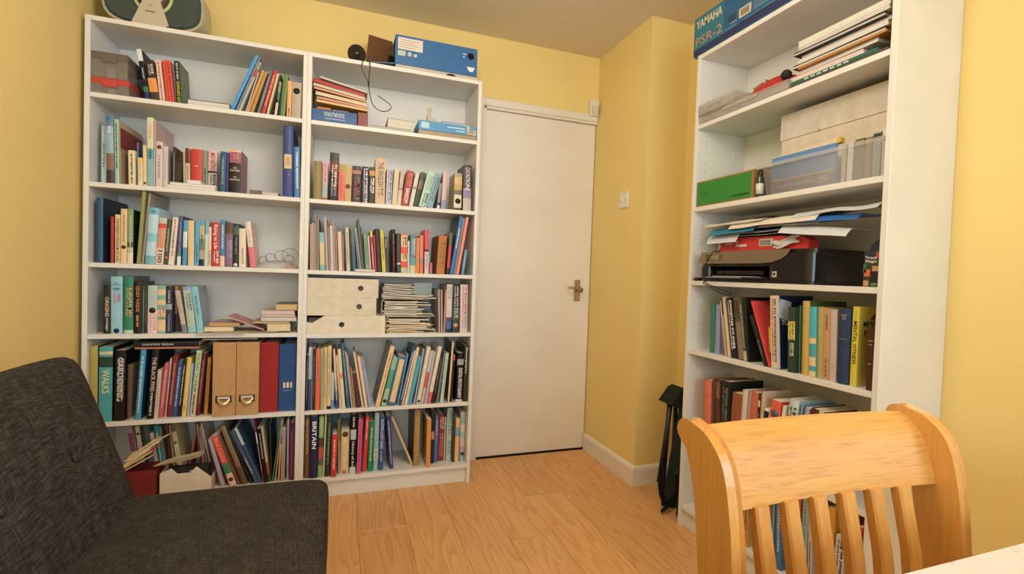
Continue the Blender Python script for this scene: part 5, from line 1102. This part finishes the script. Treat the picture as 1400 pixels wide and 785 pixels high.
for k, (u, ww, hh, c, lb) in enumerate([(1.56, .012, .118, 'b8b4b0', 'grey leaflet beside the blue wallet in the clear tub'), (1.578, .016, .12, 'dcd8d4', 'white leaflet bundle in the clear tub'), (1.6, .026, .124, '5a5a3c', 'olive green packet in the clear tub'), (1.63, .018, .122, '8a6a48', 'brown packet in the clear tub'), (1.652, .022, .13, '98a0a8', 'blue-grey packet with dark top in the clear tub'), (1.677, .0135, .138, 'e4e2e0', 'tall white leaflets at the near end of the clear tub')]):
    t3 = thing('leaflet_pack', lb, 'leaflets', at3(u, .03, 1.3785), r3, 'leaflets standing in the clear tub'); mb = MB()
    mb.box(0, ww, 0, .055, 0, hh, c, 'paper', .001); mb.build('sheets', t3)
    if k in (2, 4): mb = MB(); mb.box(.0005, ww - .0005, -.0006, .001, hh - .02, hh - .004, ('8a7a50', '', '3a3430')[k - 2], 'print'); mb.build('band', t3)
t3 = thing('red_marker', 'small red capped marker standing behind the photo wallet', 'pen', at3(1.318, .06, 1.3785), r3); mb = MB(); mb.lathe([(.006, 0), (.006, .11)], 'd8d4d0', 'plastic', 10); mb.build('barrel', t3); mb = MB(); mb.lathe([(.0075, .1), (.007, .12), (.001, .135)], 'b82820', 'plastic', 10); mb.build('cap', t3)
# third shelf: printer and papers
t = thing('printer', 'black and silver inkjet printer on the third shelf of the side bookcase', 'printer', at3(.99, .0, 1.0653), r3)
W_, D_, Hp = .515, .252, .118
def rbox(x0, x1, y0, y1, rr, N=6):
    pts = []
    for cx_, cy_, a0 in ((x1 - rr, y0 + rr, -90), (x1 - .004, y1 - .004, 0), (x0 + .004, y1 - .004, 90), (x0 + rr, y0 + rr, 180)):
        r2 = rr if cy_ < .1 else .004
        for k in range(N + 1): q = R(a0 + 90 * k / N); pts.append((cx_ + r2 * math.cos(q), cy_ + r2 * math.sin(q)))
    return pts
mb = MB(); bp = rbox(0, W_, .0, D_, .03)
slot = (.045, .345, .012, .046)
mb.prism(bp, 2, .06, .104, '1c1817', 'gloss', True); mb.prism([(max(.003, min(W_ - .003, x)), max(.004, y)) for x, y in bp], 2, 0, .012, '1a1615', 'plastic', True)
mb.prism(rbox(.0, .05, .001, D_, .02), 2, .012, .06, '1c1817', 'gloss', True); mb.prism(rbox(.335, W_, .0, D_, .03), 2, .012, .06, '1c1817', 'gloss', True); mb.box(.045, .34, .09, D_ - .01, .012, .06, '0e0c0c', 'matte'); mb.build('body', t)
mb = MB(); mb.prism(rbox(.006, W_ - .004, .012, D_, .03), 2, .1045, Hp, '1c1817', 'plastic', True); mb.build('scanner_lid', t)
mb = MB(); fx = [(-.004, .072), (.30, .07), (.36, .073), (.40, .083), (.425, .098), (.437, .1175), (.2, .1175), (.018, .1175)]
mb.prism(fx, 1, -.006, .004, 'b5a890', 'metal', False); fp = mb.build('silver_panel', t)
mb = MB(); mb.box(.04, .135, -.0072, -.0055, .082, .108, '6a5c40', 'gloss'); mb.box(.068, .115, -.008, -.007, .085, .106, '94886a', 'gloss'); mb.build('touch_screen', fp)
mb = MB(); mb.box(.33, .365, -.0068, -.0058, .088, .0905, '8a7c64', 'print'); mb.build('maker_mark', fp)
mb = MB(); mb.prism([(.05, .014), (.335, .014), (.31, .02), (.05, .02)], 1, -.016, .09, '2c2828', 'plastic'); mb.box(.05, .24, -.017, -.0155, .0145, .019, 'c8c4c0', 'metal'); mb.build('output_tray', t)
mb = MB(); mb.box(.06, .3, .03, .085, .03, .045, '26221f', 'gloss'); mb.build('roller_cover', t)
mb = MB(); mb.box(.085, .28, -.008, .08, .0205, .0225, 'dcd6d0', 'paper'); mb.build('output_paper', t)
mb = MB(); mb.box(.365, .382, -.0012, .001, .022, .042, 'c8c4be', 'paper'); mb.box(.369, .378, -.0018, -.0011, .028, .037, '333', 'print'); mb.build('energy_sticker', t)
t = thing('usb_lead', 'thin black lead looping down over the shelf edge from the printer', 'cable')
mb = MB(); cp = [(2.42, -1.06, 1.1855), (2.38, -1.084, 1.1865), (2.358, -1.082, 1.182), (2.352, -1.06, 1.15), (2.352, -1.046, 1.12), (2.352, -1.042, 1.085), (2.352, -1.046, 1.066), (2.354, -1.07, 1.052), (2.358, -1.1, 1.043), (2.358, -1.14, 1.032), (2.358, -1.175, 1.024), (2.358, -1.186, 1.016), (2.358, -1.17, 1.014), (2.358, -1.13, 1.022), (2.357, -1.09, 1.036), (2.355, -1.055, 1.05), (2.355, -1.035, 1.058), (2.355, -1.05, 1.066)]
mb.tube(smooth(cp), .0022, '1a1716', 'plastic', 6); tag(mb.build('lead', None), '', '') if 0 else None
o = mb.build('lead', t)
t = thing('power_plug', 'small black adapter lying at the far end beside the printer', 'plug', at3(.952, .004, 1.0653), r3); mb = MB(); mb.box(0, .028, 0, .03, .0, .014, '1c1816', 'plastic', .003); mb.build('shell', t)
for k in (0, 1): mb = MB(); mb.box(.006 + .012 * k, .01 + .012 * k, -.012, 0, .005, .009, 'b89a60', 'metal'); mb.build('pin', t)
t = thing('box_file', 'dark grey box file with a pale spine standing on the printer', 'box file', at3(.993, .152, 1.1837), r3)
mb = MB(); mb.box(0, .03, 0, .095, 0, .142, 'dcd0bc', 'print', .001); mb.build('spine', t)
mb = MB(); mb.box(.0305, .2, .004, .095, 0, .144, '3a3c3c', 'gloss', .002); mb.build('box', t)
mb = MB(); mb.box(.01, .019, -.001, .001, .05, .1, 'b0a490', 'print'); mb.box(.11, .112, .0025, .0045, .0, .144, 'b8b8b8', 'metal'); mb.build('trim', t)['kind'] = 'stuff'
t = thing('paper_pack', 'bright red wrapped paper pack lying on the printer', 'paper pack', at3(1.03, .055, 1.1837), r3)
mb = MB(); mb.prism([(0, 0), (.41, 0), (.415, .03), (.39, .045), (.3, .052), (.006, .056)], 1, 0, .048, 'dd2010', 'print'); mb.build('wrapper', t)
mb = MB(); mb.prism([(0, .004), (.018, .028), (0, .052)], 1, -.001, .001, 'e2d8d0', 'paper'); mb.box(.21, .27, -.001, .001, .018, .044, 'd8d0ca', 'paper')
for k in range(8): mb.box(.215 + k * .006, .218 + k * .006, -.0016, -.0009, .021, .04, '4a4444', 'print')
mb.box(.04, .078, -.001, .001, .03, .037, 'e8b8ac', 'print'); mb.box(.096, .15, -.001, .001, .02, .029, 'f0dcd4', 'print'); mb.box(.096, .108, -.001, .001, .035, .041, 'f0dcd4', 'print'); mb.build('wrapper_print', t)['kind'] = 'stuff'
mb = MB(); mb.grid(lambda a, b_: (.275 + .1 * a + .01 * math.sin(9 * b_), -.006 - .01 * math.sin(3.1 * a) - .004 * noise.noise(Vector((a * 6, b_ * 6, 2))), .014 + .028 * b_ - .009 * math.sin(5 * a)), 10, 8, 'dcd8d8', 'paper', True, .0006); mb.build('torn_sheet', t)
gr = 'loose papers heaped on the red pack above the printer'
def p3(u, s, z): return (X3 + s, -u, z)
def sh3(label, u0, u1, s0, s1, za, zb, col, sd, wob=.004, th=.0012, mat='paper', name='paper_sheet', cat='paper', droop=.012):
    sheet(label, [p3(u0, s0, za), p3(u1, s0, zb), p3(u1, s1, zb + .002), p3(u0, s1, za + .002)], col, name, cat, th, gr, wob, mat, 14, 10, sd, droop)
sh3('grey paper sheet directly on the red pack', 1.02, 1.44, .04, .145, 1.2455, 1.2470, 'c8c4c8', 11, .0025, droop=.004)
sh3('crumpled white sheet drooping at the far end of the red pack', 1.0, 1.16, .02, .145, 1.2530, 1.2545, 'd8dae2', 12, .004, droop=.035)
sh3('pale lilac sheet under the teal folder', 1.1, 1.35, .03, .145, 1.2585, 1.2590, 'c4c0ca', 13, .003, droop=.008)
sh3('printed letter curling over the near end of the heap', 1.36, 1.6, .01, .145, 1.2645, 1.2380, 'dcdcdf', 14, .004, droop=.025)
sh3('teal plastic folder among the loose papers', 1.02, 1.25, .012, .145, 1.2750, 1.2820, '2a88a8', 15, .004, .003, 'plastic', 'plastic_folder', 'folder', droop=.024)
sh3('white sheet between the teal and blue folders', 1.258, 1.5, .022, .145, 1.2800, 1.2770, 'd0d0d8', 16, .003, droop=.014)
sh3('bright blue plastic folder at the near end of the heap', 1.43, 1.63, .012, .145, 1.2880, 1.2800, '1c68b8', 17, .003, .003, 'plastic', 'plastic_folder', 'folder', droop=.016)
sh3('large cream sheet draped over the heap', 1.13, 1.5, .008, .145, 1.2930, 1.2960, 'e8dccc', 18, .005, droop=.024)
sh3('long white sheet topmost at the far end of the heap', .99, 1.28, .015, .145, 1.2990, 1.3020, 'e0d8cc', 19, .004, droop=.012)
sh3('white sheet with upturned corner topmost at the near end', 1.4, 1.68, .02, .145, 1.3030, 1.3050, 'd4d8e0', 20, .008, droop=.014)
t = thing('track_cleaner_box', 'small dark printed carton with hanging tab standing beside the printer', 'carton', at3(1.652, .018, 1.0653), r3)
mb = MB(); mb.box(0, .047, 0, .03, 0, .104, '3c4238', 'print', .001); mb.build('carton', t)
mb = MB(); mb.prism([(.004, .104), (.047, .104), (.047, .132), (.03, .136), (.012, .122)], 1, .012, .014, '2a3040', 'print'); mb.build('hang_tab', t)
mb = MB(); mb.box(.001, .046, -.0006, .001, .07, .103, '283850', 'print'); mb.box(.003, .02, -.0007, .001, .03, .05, 'd8603a', 'print'); mb.box(.025, .042, -.0007, .001, .045, .06, 'c89868', 'print'); mb.box(.02, .042, -.0011, .001, .012, .044, '2c2428', 'print'); mb.box(.024, .039, -.0013, .001, .004, .012, '6a8848', 'print'); mb.box(.002, .016, -.0007, .001, .002, .018, 'c89868', 'print'); mb.box(.0, .008, -.0007, .001, .04, .066, '3a7a54', 'print'); mb.box(.034, .046, -.0007, .001, .085, .1, 'c03848', 'print'); mb.build('front_picture', t)['kind'] = 'stuff'
text(t, 'Track\nMagic', 'f0e0cc', (.022, -.0018, .078), (R(90), 0, 0), .034, .02, 'lettering', bold=.02)
# big cover lettering on fourth shelf books
for lb, o in BK.items():
    h = max(p[2] for p in o.bound_box); d = max(p[1] for p in o.bound_box); xr = max(p[0] for p in o.bound_box)
    if lb.startswith('red book with yellow letter'):
        mb = MB(); F = [(.02, .05, .048, .14), (.048, .14, .1, .13), (.035, .075, .085, .075)]
        for a in F: mb.tube([(xr + .0004, a[0], a[1]), (xr + .0004, a[2], a[3])], .007, 'e0b820', 'print', 6)
        mb.build('cover_letter', o)
        mb = MB(); mb.tube([(xr + .0004, .06 + .016 * math.cos(q * .4), .045 + .016 * math.sin(q * .4)) for q in range(14)], .002, '8a2070', 'print', 5); mb.build('cover_ring', o)
    if lb.startswith('white-spined book with navy'):
        text(o, 'YOU', 'e8e4dc', (xr + .0006, .045, h * .63), (R(90), 0, R(90)), .05, .022, 'cover_title', bold=.02)
        mb = MB(); mb.box(xr - .001, xr + .0005, 0, .012, 0, h, 'e2d8cc', 'print')
        mb.build('cover_edge', o); mb = MB(); mb.X = Matrix.Translation((xr, .03, h * .8)) @ Matrix.Rotation(R(-12), 4, 'X'); mb.box(.0012, .002, -.022, .03, -.03, .035, 'b8c8da', 'paper'); mb.build('price_tag', o)
    if lb.startswith('yellow paperback with black title'):
        text(o, 'MENTAL', '222', (xr + .0006, .062, h * .78), (R(90), 0, R(90)), .085, .018, 'cover_title', bold=.01); text(o, 'F', '222', (xr + .0006, .03, h * .66), (R(90), 0, R(90)), .012, .018, 'cover_title', bold=.01)
        mb = MB(); mb.prism([(.045, h * .84), (.105, h * .84), (.075, h * .95)], 0, xr - .001, xr + .0005, 'a02c1c', 'print'); mb.build('cover_triangle', o)
        mb = MB(); mb.box(xr - .001, xr + .0005, .05, .09, h * .38, h * .45, 'd8a818', 'print'); mb.build('cover_patch', o)
    if lb.startswith('blue ring binder') or lb.startswith('royal blue ring'):
        w2 = xr - min(p[0] for p in o.bound_box); xm = xr - w2 / 2
        mb = MB(); mb.box(xm - w2 * .34, xm + w2 * .34, -.001, .004, h * .4, h * .6, 'e0c8a8', 'paper'); mb.box(xm - w2 * .2, xm + w2 * .2, -.0016, .004, h * .45, h * .56, 'd8a870', 'paper'); mb.build('spine_card', o)
        for f in (.31, .68): mb = MB(); mb.lathe([(.0035, -.001), (.003, .004)], 'd8d8dc', 'metal', 10, (xm + .004, 0, h * f), 1); mb.build('finger_stud', o)
# ------------------------------------------------------------------ sofa
t = thing('sofa_bed', 'charcoal linen sofa bed with button-tufted back along the yellow wall', 'sofa', (0, -1.9, 0))
YA, YZ = .9, -.95     # relative ends
def cushion(ax, ay, az, sx, sy, sz, fr_, dim, name, nx, ny, n=5.5, crown=.012):
    """rounded slab: centre, half sizes; fr_ maps local to thing space; dim = dimples on the +z face"""
    mb = MB(); G = 26
    def face(fn, nu, nv):
        mb.grid(lambda a, b_: fr_ @ Vector(fn(2 * a - 1, 2 * b_ - 1)), nu, nv, '444', 'linen')
    def sup(p):
        x, y, z = p; l = (abs(x) ** n + abs(y) ** n + abs(z) ** n) ** (1 / n); x, y, z = x / l, y / l, z / l
        X, Y, Z = x * sx, y * sy, z * sz
        if z > 0:
            Z += crown * max(0, 1 - x * x) * max(0, 1 - y ** 8) * z
            for (dx, dy, dr, dd) in dim: Z -= dd * math.exp(-((X - dx) ** 2 + (Y - dy) ** 2) / dr ** 2) * z
        return (ax + X, ay + Y, az + Z)
    def warp(v): return math.copysign(abs(v) ** .75, v)
    for s_ in (-1, 1):
        face(lambda a, b_: sup((a, b_, s_)), nx, ny); face(lambda a, b_: sup((s_, b_, a)), 10, ny); face(lambda a, b_: sup((a, s_, b_)), nx, 10)
    o = mb.build(name, t); import bmesh
    bm = bmesh.new(); bm.from_mesh(o.data); bmesh.ops.remove_doubles(bm, verts=bm.verts, dist=.0004); bmesh.ops.recalc_face_normals(bm, faces=bm.faces); bm.to_mesh(o.data); bm.free()
    for p in o.data.polygons: p.use_smooth = True
    return o
ln2 = (YA - YZ) / 2; ym = (YA + YZ) / 2
cushion(0, 0, 0, .3, ln2, .082, Matrix.Translation((.645, ym, .327)), [], 'seat_cushion', 22, 60, 18, .012)
tl = math.atan2(.135, .39)
fb = Matrix.Translation((.312, ym, .572)) @ Matrix.Rotation(R(90) - tl, 4, 'Y')
# local +z of the back points to the room (+x), local x points down
btn = [(.0, yy) for yy in (.70, .43, .16, -.11, -.38, -.65)]
cushion(0, 0, 0, .245, ln2, .062, fb, [(a, b_, .035, .012) for a, b_ in btn], 'backrest_cushion', 26, 70, 13, .016)
for a, b_ in btn:
    mb = MB(); mb.X = fb @ Matrix.Translation((a, b_, .0705)); mb.lathe([(.0, -.004), (.012, -.003), (.011, .002), (.006, .0042), (.0, .005)], '3a3531', 'linen', 14); mb.build('button', t)
mb = MB(); mb.box(.34, .9, YZ + .05, YA - .05, .2, .236, '222', 'metal', .004); mb.build('frame', t)
for xx in (.4, .86):
    for yy in (YA - .12, YZ + .12): mb = MB(); mb.tube([(xx, yy, .2), (xx, yy, 0)], [.022, .016], '222', 'metal', 14); mb.build('leg', t)
# ------------------------------------------------------------------ table and chair
t = thing('table', 'white laminate table top in the near corner of the room', 'table', (0, 0, 0))
mb = MB(); mb.box(1.2, 2.6, -3.06, -2.276, .71, .74, 'fff', 'table', .002); mb.build('table_top', t)
mb = MB(); mb.box(1.26, 2.54, -3.0, -2.34, .64, .7095, 'e4ded6', 'paint'); mb.build('apron', t)
for xx in (1.24, 2.52):
    for yy in (-2.38, -3.0): mb = MB(); mb.box(xx, xx + .04, yy, yy + .04, 0, .6395, 'e4ded6', 'paint', .002); mb.build('leg', t)
t = thing('dining_chair', 'honey-coloured wooden slat-back dining chair tucked under the white table', 'chair', (1.666, -2.152, -.014), (0, 0, R(-1.6)))
# side profile of the stiles (y back, z): front and rear edges
fe = [(-.04, .45), (-.032, .56), (-.026, .64), (-.021, .70), (-.016, .75), (-.009, .79), (.0, .825), (.014, .85), (.038, .868), (.062, .874)]
re = [(.012, .45), (.022, .56), (.03, .64), (.037, .70), (.044, .75), (.052, .79), (.062, .82), (.07, .838), (.084, .85), (.092, .861), (.087, .873), (.075, .877)]
fe = [tuple(v)[:2] for v in smooth([(a, b_, 0) for a, b_ in fe], 3)]; re = [tuple(v)[:2] for v in smooth([(a, b_, 0) for a, b_ in re], 3)]
hw = .205
for sg in (-1, 1):
    mb = MB(); xa, xb = sorted((sg * hw, sg * (hw + .022)))
    pr = fe + re[::-1]
    n = len(pr); e = .004
    cx_ = sum(p[0] for p in pr) / n
    def ins(p): return p
    layers = []
    for x, q in ((xa, 1), (xa + e, 0), (xb - e, 0), (xb, 1)):
        l = []
        for i, p in enumerate(pr):
            a, b_ = Vector(pr[i - 1]), Vector(pr[(i + 1) % n]); d_ = (b_ - a).normalized(); nn = Vector((-d_.y, d_.x)); c_ = Vector(p) + nn * e * q
            l.append((x, c_.x, c_.y))
        layers.append(l)
    vs = [p for l in layers for p in l]
    mb.add(vs, [[i * n + k, i * n + (k + 1) % n, (i + 1) * n + (k + 1) % n, (i + 1) * n + k] for i in range(3) for k in range(n)], 'fff', 'wood', False)
    nf = len(fe)
    for L_ in (0, 3):
        for k in range(nf - 1):
            j0 = n - 1 - k * (len(re) - 1) // (nf - 1); j1 = n - 1 - (k + 1) * (len(re) - 1) // (nf - 1)
            mb.add(vs, [[L_ * n + k, L_ * n + k + 1] + ([L_ * n + j for j in range(j1, j0 + 1)])], 'fff', 'wood')
    mb.build('stile', t)
    mb = MB(); xa, xb = xa, xb; mb.add([(x, y, z) for z, y0, y1 in ((.449, -.04, .012), (.25, -.035, .01), (.0145, .02, .058)) for x, y in ((xa, y0), (xb, y0), (xb, y1), (xa, y1))], [[i * 4 + k, i * 4 + (k + 1) % 4, i * 4 + 4 + (k + 1) % 4, i * 4 + 4 + k] for i in (0, 1) for k in range(4)] + [[0, 1, 2, 3], [8, 9, 10, 11]], 'fff', 'wood'); mb.build('rear_leg', t)
    mb = MB(); mb.add([(x, y, z) for z, r_ in ((.418, .02), (.0145, .015)) for x, y in ((sg * .18 - r_, -.4 - r_), (sg * .18 + r_, -.4 - r_), (sg * .18 + r_, -.4 + r_), (sg * .18 - r_, -.4 + r_))], [[0, 1, 5, 4], [1, 2, 6, 5], [2, 3, 7, 6], [3, 0, 4, 7], [0, 1, 2, 3], [4, 5, 6, 7]], 'fff', 'wood'); mb.build('front_leg', t)
# crest rail: curved section that rolls back at the top
cf = [(.014, .768), (.017, .785), (.023, .805), (.031, .828), (.043, .848), (.06, .863), (.077, .869)]
cb = [(.036, .768), (.042, .79), (.05, .812), (.062, .834), (.076, .85), (.086, .861)]
cf = [tuple(v)[:2] for v in smooth([(a, b_, 0) for a, b_ in cf], 3)]; cb = [tuple(v)[:2] for v in smooth([(a, b_, 0) for a, b_ in cb], 3)]
mb = MB(); NX = 16
def crest(pr, sm):
    n = len(pr); vs = []
    for i in range(NX + 1):
        x = -hw + 2 * hw * i / NX; bow = .012 * (1 - (2 * i / NX - 1) ** 2)
        vs += [(x, y + bow, z) for y, z in pr]
    mb.add(vs, [[i * n + k, i * n + k + 1, (i + 1) * n + k + 1, (i + 1) * n + k] for i in range(NX) for k in range(n - 1)], 'fff', 'rail', sm)
crest(cf, True); crest([cf[-1], cb[-1]], False); crest(cb[::-1], True); crest([cb[0], cf[0]], False); mb.build('crest_rail', t)
for k in range(6):
    x = -.143 + k * .056; bow = .012 * (1 - (x / hw) ** 2) * .8
    mb = MB(); mb.X = None
    st = [(.008 + bow, .77), (-.012 + bow, .68), (-.022 + bow * .6, .58), (-.028, .47)]
    vs = []
    for y, z in st: vs += [(x - .0125, y + .003, z), (x - .0095, y, z), (x + .0095, y, z), (x + .0125, y + .003, z), (x + .0125, y + .016, z), (x - .0125, y + .016, z)]
    mb.add(vs, [[i * 6 + j, i * 6 + (j + 1) % 6, i * 6 + 6 + (j + 1) % 6, i * 6 + 6 + j] for i in range(3) for j in range(6)] + [list(range(6)), list(range(18, 24))], 'fff', 'wood'); mb.build('slat', t)
mb = MB(); mb.box(-hw + .001, hw - .001, -.036, -.006, .44, .472, 'fff', 'rail', .003); mb.build('lower_rail', t)
mb = MB(); mb.box(-.215, .215, -.43, -.041, .438, .462, 'fff', 'rail', .006); mb.build('seat', t)
mb = MB(); mb.box(-.16, .16, -.415, -.395, .38, .437, 'fff', 'rail'); mb.box(-.19, -.17, -.39, -.045, .38, .437, 'fff', 'wood'); mb.box(.17, .19, -.39, -.045, .38, .437, 'fff', 'wood'); mb.build('seat_frame', t)['kind'] = 'stuff'
# ------------------------------------------------------------------ folded stool with bag behind the side bookcase
t = thing('folding_stool', 'folded black camp stool with a dark green fabric bag leaning behind the side bookcase', 'stool', (2.5, -.74, 0))
for pts in ([(-.05, -.01, .52), (-.085, -.02, .3), (-.118, -.03, .12)], [(-.03, .03, .52), (-.04, .03, .26), (-.05, .03, .011)], [(.03, .06, .5), (.03, .06, .011)]):
    mb = MB(); mb.tube(pts, .011, '1a1918', 'plastic', 10); mb.build('frame_leg', t)
mb = MB(); mb.X = Matrix.Translation((-.02, .0, .5)) @ Matrix.Rotation(R(14), 4, 'Y'); mb.prism([(-.055, -.03), (.04, -.045), (.06, .03), (.0, .06), (-.02, .045)], 1, -.05, .05, '262c28', 'cloth'); mb.build('seat_end', t)
mb = MB(); mb.grid(lambda a, b_: (-.1 + .07 * b_ + .13 * a, -.03 - .05 * math.sin(math.pi * a) * (1 - .4 * b_) - .01 * b_, .02 + .46 * b_ + .02 * noise.noise(Vector((a * 4, b_ * 5, 7)))), 10, 14, '2c352f', 'cloth', True, .01); mb.build('fabric_bag', t)
mb = MB(); mb.tube(smooth([(-.112, -.04, .22), (-.126, -.05, .15), (-.126, -.06, .08), (-.1, -.06, .035), (-.06, -.065, .045), (-.045, -.075, .1), (-.05, -.07, .16)]), .01, '151514', 'cloth', 8); mb.build('strap', t)
for pts in ([(-.06, -.07, .04), (-.1, -.085, .03), (-.145, -.09, .012)], [(-.03, -.08, .03), (-.07, -.11, .016), (-.1, -.14, .012)], [(.0, -.08, .03), (-.03, -.11, .012), (-.02, -.13, .012)]):
    P_ = smooth(pts); mb = MB(); mb.grid(lambda a, b_, P_=P_: P_[min(len(P_) - 1, int(a * (len(P_) - 1) + .5))] + Vector((.014 * (b_ - .5), .026 * (b_ - .5), .003)), 6, 2, '171716', 'cloth', True, .003); mb.build('strap_end', t)

fit_text()
